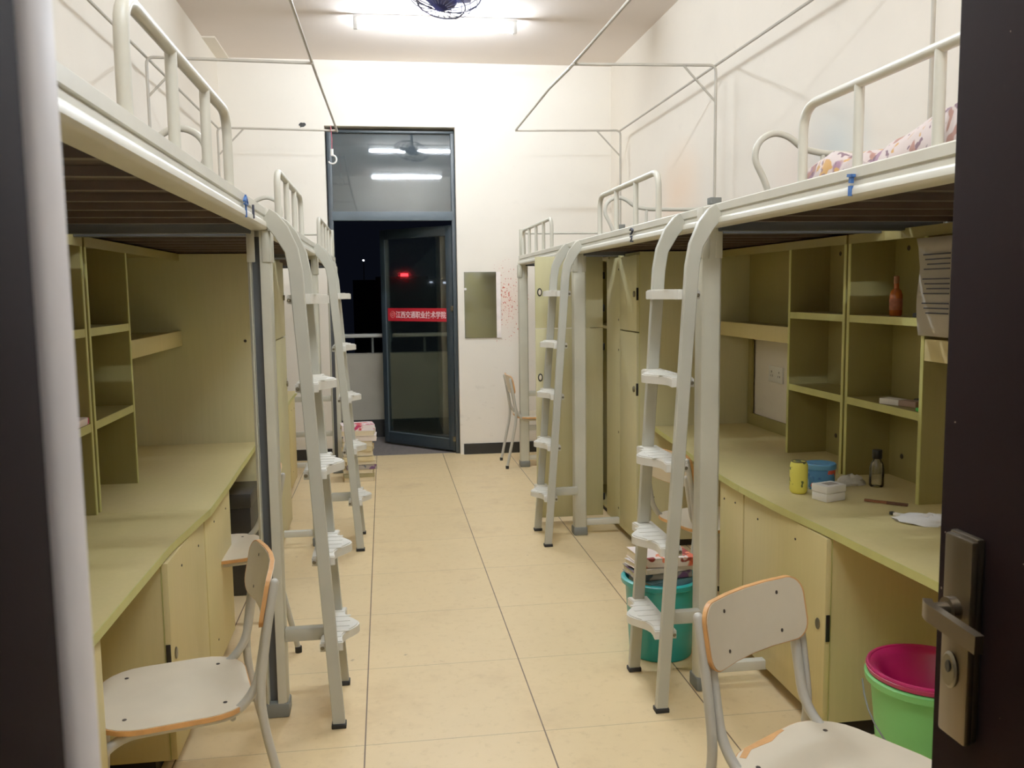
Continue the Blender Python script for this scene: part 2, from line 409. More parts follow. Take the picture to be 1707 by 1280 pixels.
# red banner decal with school name stuck on the glass (room side = local +y)
BM_ = LM
t_b = thing('window_decal', 'red banner decal with white lettering stuck on the balcony door glass', 'decal', (0.33, 8.43, 1.2))
M['decal_red'] = paint('red_vinyl', (190, 26, 38), 0.5, 0.10, 6)
M['decal_white'] = paint('white_vinyl', (250, 214, 214), 0.5, 0.03)
b = B(); bx(b, 0.078, L-0.075, 0.0035, 0.0055, 1.205, 1.328, mtx=LM); obj('banner', b, M['decal_red'], t_b)
def text_mesh(body, size):
    cu = bpy.data.curves.new('lettering', 'FONT'); cu.body = body; cu.size = size; cu.extrude = 0.0006; cu.offset = size*0.012
    o = bpy.data.objects.new('tmp', cu); COL.objects.link(o); bpy.context.view_layer.update()
    dg = bpy.context.evaluated_depsgraph_get()
    me = bpy.data.meshes.new_from_object(o.evaluated_get(dg)); COL.objects.unlink(o); bpy.data.objects.remove(o); return me
def put_text(name, body, height, mtx, mat, parent, width=None):
    me = text_mesh(body, 1.0)
    xs = [v.co.x for v in me.vertices]; ys = [v.co.y for v in me.vertices]
    w = max(xs)-min(xs); hh = max(ys)-min(ys); k = height/hh; kx = (width/w) if width else k
    S = Matrix.Diagonal((kx, k, 1, 1)) @ Matrix.Translation((-(max(xs)+min(xs))/2, -(max(ys)+min(ys))/2, 0))
    me.transform(mtx @ S); me.name = name; me.materials.clear(); me.materials.append(mat)
    o = bpy.data.objects.new(name, me); COL.objects.link(o); o.parent = parent
    if parent.type == 'EMPTY': o.matrix_parent_inverse = Matrix.Translation(-parent.location)
    return o
# text frame: x along -local x (reads left to right from the room), y up, z toward room (+local y)
TXT = LM @ Matrix(((-1, 0, 0, 0.078+0.335), (0, 0, 1, 0.0062), (0, 1, 0, 1.2665), (0, 0, 0, 1)))
put_text('lettering', '江西交通职业技术学院', 0.066, TXT, M['decal_white'], t_b, width=0.64)
b = B()
cx, cz = L-0.075-0.065, 1.2665
ring = [LM @ Vector((cx+0.03*math.cos(a*PI/12), 0.0062, cz+0.03*math.sin(a*PI/12))) for a in range(24)]
tube(b, ring, 0.0035, 6, closed=True)
ring = [LM @ Vector((cx+0.014*math.cos(a*PI/6), 0.0062, cz+0.014*math.sin(a*PI/6))) for a in range(12)]
tube(b, ring, 0.0035, 6, closed=True)
obj('emblem', b, paint('faded_pink_vinyl', (214, 96, 96), 0.5, 0.05), t_b)

# balcony beyond
M['balc_floor'] = paint('grey_balcony_tile', (112, 104, 100), 0.6, 0.14, 5, stretch=(6, 1, 1))
M['parapet'] = paint('balcony_render', (168, 160, 142), 0.85, 0.10, 2.5)
b = B(); bx(b, -1.6, 2.2, YF+0.1, 9.36, -0.08, -0.006); struct('balcony_floor', b, M['balc_floor'], 'grey ribbed balcony floor outside the door', 'floor')
b = B(); bx(b, -1.6, 2.2, 9.2, 9.36, -0.08, 0.855); struct('balcony_parapet', b, M['parapet'], 'low grey balcony parapet seen through the doorway', 'parapet')
b = B(); bx(b, -1.6, 2.2, 9.185, 9.2, -0.006, 0.175); struct('baseboard_balcony', b, M['black'], 'black skirting along the balcony parapet', 'skirting')
b = B(); bx(b, -1.6, 2.2, YF+0.2, 9.5, 2.98, 3.1); struct('balcony_soffit', b, M['parapet'], 'underside of the slab over the balcony', 'ceiling')
t_ = thing('balcony_railing', 'pale steel handrail on short posts above the balcony parapet', 'railing', (0.2, 9.28, 0.855))
b = B(); tube(b, [(-1.6, 9.28, 1.040), (2.2, 9.28, 1.036)], 0.021, 12); obj('handrail', b, paint('pale_steel_rail', (250, 250, 244), 0.3, 0.05), t_)
for x in (-1.0, -0.125, 0.41, 0.95, 1.5):
    b = B(); tube(b, [(x, 9.28, 0.85), (x, 9.28, 1.03)], 0.012, 8); obj('post', b, M['footcap'], t_)
# night city
M['night'] = paint('night_facade', (16, 18, 26), 0.9, 0.2)
t_ = thing('tower_block', 'dark distant building at night with a small red roof sign', 'building', (3.0, 62, -12))
b = B(); bx(b, -2.0, 9.0, 60.4, 68, -12, 2.3); bx(b, -0.5, 3.0, 60.4, 66, 2.3, 2.5); obj('facade', b, M['night'], t_)
b = B()
for i in range(5): bx(b, 1.18+i*0.10, 1.26+i*0.10, 60.2, 60.35, 2.52, 2.70)
obj('roof_sign', b, emis('red_neon', (255, 40, 50), 9), t_)
b = B(); bx(b, 4.0, 4.5, 60.3, 60.39, 2.0, 2.12); bx(b, 3.1, 3.3, 60.3, 60.39, 2.05, 2.15); obj('lit_window', b, emis('pale_windows', (190, 200, 235), 1.2), t_)
t_ = thing('street_lamp', 'tiny white street light shining in the night beyond the balcony', 'lamp', (-1.448, 70, -12))
b = B(); tube(b, [(-1.448, 70, -12), (-1.448, 70, 3.88)], 0.04, 6); obj('pole', b, M['night'], t_)
b = B(); lathe(b, [(0.02, -0.06), (0.075, 0), (0.02, 0.06)], (-1.448, 70, 3.93), 10); obj('bulb', b, emis('far_lamp', (235, 240, 255), 8), t_)

# ------------------------------------------------------------------ ceiling lamps and fan
def lamp(y, label):
    t = thing('tube_lamp', label, 'lamp', (0.43, y, ZC), 'fluorescent tube lamps across the ceiling')
    b = B(); bx(b, -0.165, 1.025, y-0.018, y+0.018, ZC-0.030, ZC-0.001, 0.006); obj('housing', b, M['lamp_body'], t)
    b = B(); tube(b, [(-0.13, y, ZC-0.088), (0.99, y, ZC-0.088)], 0.014, 12); obj('tube', b, M['lamp'], t)
    for x in (-0.145, 1.005):
        b = B(); bx(b, x-0.016, x+0.016, y-0.016, y+0.016, ZC-0.108, ZC-0.02, 0.005); obj('end_socket', b, M['lamp_body'], t)
lamp(6.68, 'bright white fluorescent tube on the ceiling nearest the balcony door')
lamp(3.80, 'fluorescent tube nearer the viewer than the caged fan, mirrored in the transom glass')
lamp(1.07, 'fluorescent tube nearest the entrance, the lower reflection in the transom glass')
t_ = thing('ceiling_fan', 'round caged fan with blue blades hanging from the ceiling below the lamp', 'fan', (0.375, 5.17, ZC))
FC = Vector((0.38, 5.19, 3.165)); FR = 0.215
tilt = Matrix.Translation(FC) @ Euler((math.radians(-14), math.radians(12), 0)).to_matrix().to_4x4()
M['fan_cage'] = paint('fan_cage_wire', (52, 54, 84), 0.6, 0.1)
M['fan_blade'] = paint('blue_fan_blade', (58, 62, 128), 0.35, 0.15, 6)
b = B()
for k in range(20):
    a = 2*PI*k/20; pts = []
    for j in range(9):
        th = math.radians(12+j*156/8); pts.append(tilt @ Vector((FR*math.sin(th)*math.cos(a), FR*math.sin(th)*math.sin(a), 0.115*math.cos(th))))
    tube(b, pts, 0.0026, 5)
for th in (40, 90, 140):
    t2 = math.radians(th); tube(b, [tilt @ Vector((FR*math.sin(t2)*math.cos(a*PI/16), FR*math.sin(t2)*math.sin(a*PI/16), 0.115*math.cos(t2))) for a in range(32)], 0.004, 6, closed=True)
obj('cage', b, M['fan_cage'], t_)
for k in range(3):
    b = B(); n = 8; top = []; 
    for j in range(n+1):
        u = j/n; r = 0.03+0.155*u; w = 0.055+0.105*math.sin(PI*min(1, u*0.80+0.10))
        for sgn in (-1, 1):
            a = 2*PI*k/3 + sgn*w/max(r, 0.07)
            top.append(b.verts.new(tilt @ Vector((r*math.cos(a), r*math.sin(a), sgn*0.022))))
    for j in range(n): b.faces.new((top[2*j], top[2*j+1], top[2*j+3], top[2*j+2]))
    o = obj('blade', b, M['fan_blade'], t_); sm = o.modifiers.new('thick', 'SOLIDIFY'); sm.thickness = 0.003
b = B(); lathe(b, [(0.01, -0.05), (0.045, -0.04), (0.05, 0.03), (0.03, 0.06)], (0, 0, 0), 20); bmesh.ops.transform(b, matrix=tilt, verts=b.verts); obj('motor_hub', b, M['fan_blade'], t_)
b = B(); tube(b, [tuple(tilt @ Vector((0, 0, 0.05))), (0.375, 5.17, ZC)], 0.016, 10); obj('stem', b, M['fan_cage'], t_)

# ------------------------------------------------------------------ loft beds
ZB, ZT = 1.692, 1.768
class Side: pass
R_ = Side(); R_.s = 1; R_.xp = 1.147; R_.wall = WR; R_.ys = [0.92, 3.057, 5.19, 7.33]; R_.name = 'right'
L_ = Side(); L_.s = -1; L_.xp = -0.408; L_.wall = WL; L_.ys = [0.97, 3.108, 5.245, 7.38]; L_.name = 'left'

def post_poly(cx, cy, s):
    # 75 mm section, groove toward the viewer on the left side and away from the viewer on the right side
    a = 0.0375
    pts = [(-a, -a+0.008), (-a+0.008, -a), (-0.026, -a), (-0.026, -a+0.026), (0.004, -a+0.026), (0.004, -a), (a-0.014, -a), (a-0.004, -a+0.004), (a, -a+0.014), (a, a-0.014), (a-0.004, a-0.004), (a-0.014, a), (-a+0.008, a), (-a, a-0.008)]
    if s > 0: pts = [(-u, -v) for u, v in pts]
    return [(cx+u, cy+v) for u, v in pts]

def loft_bed(S, i, label, guard, loops=True, last=False):
    s, xp = S.s, S.xp; y0, y1 = S.ys[i], S.ys[i+1]; xr = S.wall - s*0.05
    if i: y0 += 0.0435
    t = thing('loft_bed', label, 'bed', ((xp+xr)/2, (y0+y1)/2, 0), 'steel loft beds')
    X = lambda d: xp + s*d          # d grows toward the wall
    def posts(y, top):
        b = B(); prism(b, post_poly(xp, y, s), 'z', 0.05, ZB+0.01)
        p = obj('post', b, M['steel_grey'], t)
        b = B(); bx(b, xp-0.0425, xp+0.0425, y-0.0425, y+0.0425, 0, 0.052, 0.008); obj('foot_cap', b, M['footcap'], p)
        if s < 0:
            b = B(); bx(b, xp-0.025, xp+0.003, y-0.0118, y-0.0108, 0.05, ZB-0.02); obj('groove', b, M['groove'], p)
        b = B()
        for yy in (-0.022, 0.022):
            bx(b, X(-0.042), X(-0.034), y+yy-0.016, y+yy+0.016, ZB-0.105, ZB, 0.003)
        bx(b, xp-0.037, xp-0.011, y-0.0425, y-0.0365, ZB-0.105, ZB, 0.002); bx(b, xp+0.012, xp+0.037, y-0.0425, y-0.0365, ZB-0.105, ZB, 0.002)
        obj('bracket', b, M['steel_grey'], p)
        b = B(); prism(b, [(xr-0.025, y-0.025), (xr+0.025, y-0.025), (xr+0.025, y+0.025), (xr-0.025, y+0.025)], 'z', 0, top); obj('post', b, M['steel_grey'], t)
        b = B(); bx(b, X(0.03), xr-s*0.02, y-0.018, y+0.018, 0.055, 0.092, 0.004); obj('floor_bar', b, M['steel'], t)
    if i == 0: posts(y0, 1.98)
    posts(y1, 1.98)
    # front rail : rolled profile with ridge and groove
    pr = [(-0.030, ZB+0.004), (-0.024, ZB), (0.02, ZB), (0.02, ZT), (-0.022, ZT), (-0.027, ZT-0.004), (-0.027, ZT-0.027), (-0.020, ZT-0.030), (-0.020, ZT-0.033), (-0.025, ZT-0.035), (-0.025, ZB+0.030), (-0.031, ZB+0.027), (-0.034, ZB+0.021), (-0.034, ZB+0.009)]
    b = B(); prism(b, [(X(u), v) for u, v in pr], 'y', y0+0.001, y1+0.0415); fr = obj('front_rail', b, M['steel'], t)
    b = B(); bx(b, X(-0.029), X(0.021), y1-0.020, y1+0.0425, ZB+0.002, ZT+0.001, 0.004); obj('joint_sleeve', b, M['steel'], t)
    b = B(); bx(b, xr-0.02, xr+0.02, y0, y1+0.0415, ZB, ZT, 0.004); obj('rear_rail', b, M['steel'], t)
    for y in (y0+0.055, y1-0.055):
        b = B(); bx(b, X(0.02), xr-s*0.02, y-0.018, y+0.018, ZB-0.012, ZB+0.04, 0.004); obj('end_beam', b, M['groove'], t)
    b = B(); n = 9; w = (y1-y0-0.16)/n
    for k in range(n):
        ya = y0+0.08+k*w; bx(b, X(0.02), xr-s*0.02, ya+0.006, ya+w-0.012, ZB+0.020, ZB+0.036)
    obj('bed_boards', b, M['wood_dark'], t, False)
    for k in range(1, n):
        b = B(); ya = y0+0.08+k*w; bx(b, X(0.02), xr-s*0.02, ya-0.014, ya+0.010, ZB+0.002, ZB+0.020); obj('crossbar', b, M['deck_bar'], t, False)
    # guard rail on the aisle side
    ya, yb, bars = guard; g = X(0.0)
    b = B(); tube(b, fillet([(g, ya, ZT-0.01), (g, ya, 1.970), (g, yb, 1.970), (g, yb, ZT-0.01)], 0.075, 7), 0.0130, 12)
    gr = obj('guard_rail', b, M['steel'], t)
    for y in bars:
        b = B(); tube(b, [(g, y, ZT-0.01), (g, y, 1.966)], 0.0122, 12); obj('guard_bar', b, M['steel'], gr)
    # bed end rail with curled loop
    if loops:
        y = y1-0.045
        P = [(0.215, 1.765), (0.19, 1.85), (0.145, 1.93), (0.16, 1.99), (0.215, 2.022), (0.275, 2.008), (0.325, 1.965), (0.40, 1.950), (0.52, 1.948), (0.72, 1.948), (0.86, 1.948)]
        b = B(); tube(b, fillet([(X(d), y, z) for d, z in P], 0.05, 4), 0.0115, 12); hr = obj('head_rail', b, M['steel'], t)
        for d in (0.40, 0.72):
            b = B(); tube(b, [(X(d), y, ZT-0.01), (X(d), y, 1.945)], 0.009, 8); obj('head_bar', b, M['steel'], hr)
    if last:
        y = y1-0.005
        b = B(); bx(b, xp-0.024, xp+0.024, y-0.024, y+0.024, ZT-0.01, 1.985, 0.005); obj('post_top', b, M['steel_grey'], t)
        b = B(); tube(b, [(X(0.02), y, 1.950), (xr, y, 1.950)], 0.0085, 10); hr = obj('head_rail', b, M['steel'], t)
        for z in (0.62, 0.33):
            b = B(); bx(b, X(0.03), xr-s*0.02, y-0.012, y+0.012, z-0.022, z+0.022, 0.004); obj('end_stretcher', b, M['steel_grey'], t)
    return t

def mark(bed, S, y, strokes, mat, w=0.005):
    b = B()
    for st in strokes:
        sweep(b, [(S.xp-S.s*0.0345, y+u, ZB+v) for u, v in st], rect(w, w*0.6))
    obj('number_mark', b, mat, bed)
M['ink'] = paint('blue_marker', (44, 92, 160), 0.6, 0.25, 40)
M['ink_black'] = paint('black_marker', (40, 44, 60), 0.6, 0.2, 40)
def bars(a, b_, n): return [a+(b_-a)*k/(n+1) for k in range(1, n+1)]
bl1 = loft_bed(L_, 0, 'cream steel loft bed nearest on the left, blue mark on its rail', (1.56, 2.55, (1.91, 2.25)))
bl2 = loft_bed(L_, 1, 'cream steel loft bed in the middle of the left row', (3.70, 4.73, bars(3.70, 4.73, 2)))
bl3 = loft_bed(L_, 2, 'cream steel loft bed at the far end of the left row beside the balcony door', (6.0, 7.30, bars(6.0, 7.30, 3)), loops=False, last=True)
br1 = loft_bed(R_, 0, 'cream steel loft bed nearest on the right carrying the floral quilt', (1.40, 2.345, (1.74, 2.057)))
br2 = loft_bed(R_, 1, 'cream steel loft bed in the middle of the right row, dark rail mark', (3.64, 4.66, bars(3.64, 4.66, 2)))
br3 = loft_bed(R_, 2, 'cream steel loft bed at the far end of the right row by the mirror', (6.03, 7.28, bars(6.03, 7.28, 3)), loops=False, last=True)
mark(br1, R_, 2.02, [[(0.012, 0.055), (-0.008, 0.053)], [(0, 0.055), (0.002, 0.036)], [(0.003, 0.030), (0.004, 0.006)]], M['ink'], 0.012)
mark(bl1, L_, 2.60, [[(0.0, 0.066), (0.0, 0.004)], [(0.0, 0.060), (-0.025, 0.046)], [(0.0, 0.060), (0.025, 0.044)], [(-0.02, 0.04), (0.02, 0.04)]], M['ink'], 0.008)
mark(bl1, L_, 2.74, [[(0, 0.052), (0.004, 0.012)]], M['ink_black'], 0.010)
mark(br2, R_, 3.93, [[(0.02, 0.055), (0, 0.062), (-0.02, 0.052), (0.0, 0.040), (0.015, 0.036)], [(0.012, 0.024), (-0.004, 0.028), (-0.012, 0.018), (0.012, 0.004), (-0.02, 0.003)]], M['ink_black'], 0.009)

# mosquito net frames
def net_frame(S, xu, zt, yy, xf, label, kinks):
    t = thing('net_frame', label, 'net frame', (xu, yy[0][0], 1.98), 'thin rod frames over the beds')
    for y, xe in yy:
        sg = -S.s
        b = B(); tube(b, fillet([(xu, y, 1.985), (xu, y, zt), (xe, y, zt-0.012)], 0.04, 5), 0.0085, 10); up = obj('upright', b, M['rod'], t)
        b = B(); tube(b, [(xu, y, zt-0.21), (xu+sg*0.20, y, zt-0.004)], 0.007, 8); obj('brace', b, M['rod'], up)
        b = B(); bx(b, xu-0.035, xu+0.035, y-0.03, y+0.03, 1.982, 2.022, 0.004); obj('clamp', b, M['footcap'], up)
    ya = 0.95; yb = yy[0][0]+0.02
    b = B(); tube(b, [(xu, ya, zt), (xu, yb, zt)], 0.0080, 8); obj('rear_rod', b, M['rod'], t)
    b = B(); tube(b, [(xf+kx, y, zt-0.004) for y, kx in kinks], 0.0085, 8); obj('front_rod', b, M['rod'], t)
net_frame(R_, 1.982, 2.792, [(7.34, 1.10), (5.19, 1.115), (3.06, 1.13)], 1.12, 'thin cream mosquito net frame above the right row of beds', [(0.95, 0.03), (4.08, 0.022), (5.35, 0.008), (5.85, -0.014), (7.36, -0.012)])
net_frame(L_, -1.248, 2.776, [(7.36, -0.325), (5.245, -0.352), (3.11, -0.36)], -0.36, 'thin cream mosquito net frame above the left row of beds', [(0.95, -0.02), (4.2, -0.012), (5.55, 0.0), (7.44, 0.028)])
t_ = thing('hanging_hook', 'white plastic hook hanging on a red ribbon from the left net frame', 'hook', (-0.375, 7.36, 2.79))
b = B(); sweep(b, [(-0.378, 7.36, 2.80), (-0.373, 7.362, 2.70), (-0.375, 7.36, 2.615)], lambda i: rect(0.05-0.02*i, 0.003)); obj('ribbon', b, paint('red_ribbon', (196, 76, 96), 0.7, 0.1), t_)
b = B(); tube(b, [(-0.375, 7.36, 2.62), (-0.375, 7.36, 2.57)], 0.011, 8)
tube(b, [(-0.375+0.034*math.cos(a), 7.36, 2.540+0.034*math.sin(a)) for a in [math.radians(100-25*k) for k in range(11)]], 0.0065, 8); obj('hook', b, M['white'], t_)

# ------------------------------------------------------------------ ladders
def ladder(S, yn, yf, ytn, ytf, xfoot, label):
    s = S.s; xt = S.xp - s*0.034
    t = thing('ladder', label, 'ladder', (xfoot, (yn+yf)/2, 0), 'bed ladders')
    slope = (S.xp - s*0.122 - xfoot)/1.55      # lean toward the bed
    def stile(yb, yt):
        x15 = xfoot+slope*1.56
        path = [(xfoot, yb, 0.012), (xfoot+slope*0.5, yb+(yt-yb)*0.3, 0.5), (xfoot+slope*1.0, yb+(yt-yb)*0.6, 1.0), (x15, yb+(yt-yb)*0.95, 1.555), (x15+s*0.012, yt, 1.625), (x15+s*0.045, yt, 1.690), (xt-s*0.012, yt, 1.728), (xt+s*0.004, yt, 1.738)]
        pp = fillet([path[0], path[1], path[2], path[3]], 0.1, 3) + [Vector(p) for p in path[4:]]
        n = len(pp)
        def sec(i):
            w = 0.042 if pp[i].z < 1.5 else 0.046 if pp[i].z < 1.64 else 0.056
            return [(-w/2, -0.0105), (-w/2+0.0025, -0.013), (w/2-0.0025, -0.013), (w/2, -0.0105), (w/2, 0.0105), (w/2-0.0025, 0.013), (-w/2+0.0025, 0.013), (-w/2, 0.0105)]
        b = B(); sweep(b, pp, sec, up=(0, 1, 0)); st = obj('stile', b, M['ladder'], t)
        b = B(); bx(b, xfoot-0.025, xfoot+0.025, yb-0.020, yb+0.020, 0, 0.016, 0.003); obj('rubber_foot', b, M['rubber'], st)
    stile(yn, ytn); stile(yf, ytf)
    ya0, yb0 = yn-0.008, yf+0.008
    for k, z in enumerate((1.478, 1.180, 0.885, 0.588, 0.290)):
        f = z/1.6; ya = ya0+(ytn-yn)*f+0.0215; yb = yb0+(ytf-yf)*f+0.012; xc = xfoot+slope*z
        n = 16; front = []
        for j in range(n+1):
            u = j/n; d = 0.030+0.052*(0.5-0.5*math.cos(2*PI*u))**1.5 + 0.008*math.cos(4*PI*u)
            front.append((xc - s*d, ya+(yb-ya)*u))
        back = [(xc+s*0.040, yb), (xc+s*0.040, ya)]
        b = B(); prism(b, front+back, 'z', z-0.032, z-0.004)
        prism(b, [(xc+(u-xc)*0.93, (ya+yb)/2+(v-(ya+yb)/2)*0.97) for u, v in front+back], 'z', z-0.004, z)
        for j in range(6):
            yy = ya+0.05+(yb-ya-0.1)*j/5; bx(b, xc-s*0.055 if 0 < j < 5 else xc-s*0.03, xc+s*0.02, yy-0.006, yy+0.006, z, z+0.0022)
        st = obj('step', b, M['tread'], t)
        for y in (ya-0.002, yb+0.002):
            b = B(); disc(b, (xc+s*0.032, y, z-0.018), (0, -1 if y < (ya+yb)/2 else 1, 0), 0.007, 0.004, 8); obj('bolt', b, M['lock'], st)
    xb = xfoot+slope*0.30
    b = B(); bx(b, xb+s*0.03, S.xp-s*0.036, yn+0.10, yn+0.135, 0.272, 0.318, 0.004); obj('brace_bar', b, M['ladder'], t)
ladder(R_, 2.895, 3.240, 2.885, 3.25, 0.931, 'grey steel ladder with white steps nearest on the right')
ladder(R_, 4.965, 5.315, 4.99, 5.34, 0.910, 'grey steel ladder with white steps farther back on the right')
ladder(L_, 2.970, 3.310, 3.06, 3.40, -0.190, 'grey steel ladder with white steps nearest on the left')
ladder(L_, 5.075, 5.440, 5.16, 5.50, -0.170, 'grey steel ladder with white steps farther back on the left by the books')

# ------------------------------------------------------------------ desks, hutches, wardrobes
def interp(pts, y):
    for (ya, xa), (yb, xb) in zip(pts[:-1], pts[1:]):
        if y <= yb:
            u = max(0, min(1, (y-ya)/(yb-ya))); u = u*u*(3-2*u)*0.5+u*0.5
            return xa+(xb-xa)*u
    return pts[-1][1]
FR_R = [(0.95, 1.48), (2.05, 1.415), (2.5, 1.395), (3.0, 1.365), (3.27, 1.36), (3.6, 1.37), (4.0, 1.41), (4.4, 1.46), (4.81, 1.49)]
FR_L = [(0.97, -0.69), (2.1, -0.676), (2.8, -0.674), (3.1, -0.655), (3.27, -0.640), (3.6, -0.645), (4.2, -0.66), (4.7, -0.672), (7.3, -0.70)]
DZT = 0.71
def desk(S, fr, ya, yb, peds, panels, label):
    """peds: (y0,y1,front_x,lock_end) closed cupboards under the top; panels: y of plain support boards"""
    s = S.s; w = S.wall - s*0.012
    t = thing('desk', label, 'desk', ((w+fr[0][1])/2, (ya+yb)/2, 0), 'built in desks under the beds')
    n = 24; fl = [(interp(fr, ya+(yb-ya)*k/n), ya+(yb-ya)*k/n) for k in range(n+1)]
    b = B(); prism(b, [(x+s*0.0025, y) for x, y in fl]+[(w, yb), (w, ya)], 'z', DZT-0.025, DZT); obj('worktop', b, M['lam'], t)
    b = B(); prism(b, fl+[(x+s*0.003, y) for x, y in fl[::-1]], 'z', DZT-0.025, DZT+0.0006); obj('edge_band', b, M['edge'], t)
    for y0, y1, xf, lk in peds:
        zb = 0.062
        b = B(); bx(b, xf+s*0.020, w, y0, y0+0.018, zb, DZT-0.025); bx(b, xf+s*0.020, w, y1-0.018, y1, zb, DZT-0.025); bx(b, xf+s*0.02, w, y0+0.018, y1-0.018, zb, zb+0.018)
        bx(b, w-s*0.012, w, y0+0.018, y1-0.018, zb+0.018, DZT-0.025)
        cp = obj('cupboard', b, M['lam'], t, False)
        b = B(); bx(b, xf+s*0.0185, xf+s*0.0212, y0, y0+0.018, zb, DZT-0.027); bx(b, xf+s*0.0185, xf+s*0.0212, y1-0.018, y1, zb, DZT-0.027); obj('edge_band', b, M['edge'], cp)
        b = B(); bx(b, xf+s*0.07, w-s*0.05, y0+0.02, y1-0.02, 0, zb); obj('plinth', b, M['gap_shade'], cp)
        dr_ = B(); bx(dr_, xf, xf+s*0.018, y0+(0.002 if lk > 0 else 0.004), y1-0.003, zb, DZT-0.030, 0.0015); d = obj('cupboard_door', dr_, M['lam'], t)
        if lk:
            yl = y0+0.045 if lk > 0 else y1-0.045
            b = B(); disc(b, (xf, yl, 0.385), (-s, 0, 0), 0.014, 0.005, 14, ry=0.020); obj('lock', b, M['lock'], d)
            yh = y0-0.004 if lk > 0 else y1+0.001
            b = B(); bx(b, xf+s*0.002, xf+s*0.016, yh, yh+0.004, 0.34, 0.43, 0.002); obj('hasp', b, M['hasp'], d)
        for yy, zz in ((y0+0.33*(y1-y0), 0.62), (y0+0.30*(y1-y0), 0.16), (y0+0.80*(y1-y0), 0.61)):
            b = B(); disc(b, (xf, yy, zz), (-s, 0, 0), 0.006, 0.002, 8, ry=0.0045); obj('screw_cap', b, M['screw'], d)
    for y, xf in panels:
        b = B(); bx(b, xf, w, y-0.009, y+0.009, 0.012, DZT-0.025); obj('support_panel', b, M['lam'], t, False)
    return t
desk(R_, FR_R, 0.99, 3.268, [(2.600, 3.262, 1.382, 1)], [(1.05, 1.47)], 'maple desk nearest on the right with the yellow can and tub on it')
desk(R_, FR_R, 3.270, 4.806, [(3.272, 3.520, 1.384, 0)], [], 'maple desk farther back on the right behind the near ladder')
desk(L_, FR_L, 1.02, 3.268, [(2.715, 3.262, -0.664, 1), (1.25, 2.165, -0.690, 0)], [], 'maple desk nearest on the left beside the white chair')
desk(L_, FR_L, 3.270, 4.746, [(3.272, 3.800, -0.664, 0)], [], 'maple desk farther back on the left, past the joint in the worktop')
desk(L_, FR_L, 5.74, 7.2, [(6.55, 6.98, -0.70, 0)], [], 'maple desk at the far end of the left row, mostly hidden by the ladder')

def hutch(S, xf, ya, yb, cols, longs, label, notch=True):
    """cols: list of (y0,y1) pigeonhole columns; longs: (y0,y1) bay with one long shelf and open back"""
    s = S.s; w = S.wall - s*0.012; zt = 1.688; T = 0.018
    t = thing('bookshelf', label, 'bookshelf', ((xf+w)/2, (ya+yb)/2, DZT), 'shelf units standing on the desks')
    ysides = sorted(set([c for p in cols for c in p]))
    def side(y):
        b = B(); bx(b, xf+s*0.003, w, y-T/2, y+T/2, DZT, zt-T); p = obj('side_panel', b, M['lam_in'], t, False)
        b = B(); bx(b, xf, xf+s*0.003, y-T/2, y+T/2, DZT, zt-T); obj('edge_band', b, M['edge'], p, False)
        return p
    for c0, c1 in cols:
        p0 = side(c0+T/2); p1 = side(c1-T/2)
        for z in (1.368, 1.036):
            b = B(); bx(b, xf+s*0.004, w-s*0.01, c0+T, c1-T, z-0.026, z); sh = obj('shelf', b, M['lam_in'], t, False)
            b = B(); bx(b, xf+s*0.001, xf+s*0.004, c0+T, c1-T, z-0.028, z+0.001); obj('edge_band', b, M['edge'], sh, False)
        b = B(); bx(b, w-s*0.012, w, c0+T, c1-T, DZT, zt-T); bk = obj('back_panel', b, M['lam_in'], t, False)
        for zz in (1.63, 0.80):
            for yy in (c0+0.11, c1-0.11):
                b = B(); disc(b, (w-s*0.012, yy, zz), (-s, 0, 0), 0.011, 0.003, 10); obj('screw_cap', b, M['screw'], bk)
    for l0, l1 in longs:
        b = B(); bx(b, xf+s*0.02, w-s*0.01, l0, l1, 1.272, 1.292); sh = obj('long_shelf', b, M['lam_in'], t, False)
        b = B(); bx(b, xf+s*0.002, xf+s*0.02, l0, l1, 1.222, 1.298, 0.002); obj('fascia', b, M['lam'], sh)
        b = B(); bx(b, w-s*0.012, w, l0, l1, 1.21, zt-T); bx(b, w-s*0.012, w, l0, l1, DZT, 0.775)
        ph = min(0.05, (l1-l0)*0.1); bx(b, w-s*0.012, w, l0, l0+ph, 0.775, 1.21); bx(b, w-s*0.012, w, l1-ph, l1, 0.775, 1.21)
        obj('back_panel', b, M['lam_in'], t, False)
    b = B(); bx(b, xf+s*0.003, w, ya, yb, zt-T, zt); tp = obj('top_panel', b, M['lam_in'], t, False)
    b = B(); bx(b, xf-s*0.001, xf+s*0.003, ya, yb, zt-T-0.018, zt); obj('fascia', b, M['lam_in'], tp, False)
hutch(R_, 1.855, 1.95, 3.376, [(2.850, 3.376)], [(1.95, 2.850)], 'olive bookshelf on the near right desk holding the amber bottle')
hutch(R_, 1.855, 3.392, 4.806, [(3.392, 3.905)], [(3.905, 4.806)], 'empty olive bookshelf on the farther right desk')
hutch(L_, -1.025, 1.95, 3.276, [(2.735, 3.276)], [(1.95, 2.735)], 'olive bookshelf on the near left desk with a red packet on its shelf')
hutch(L_, -1.025, 3.298, 4.745, [(3.298, 3.812)], [(3.812, 4.745)], 'empty olive bookshelf on the farther left desk')

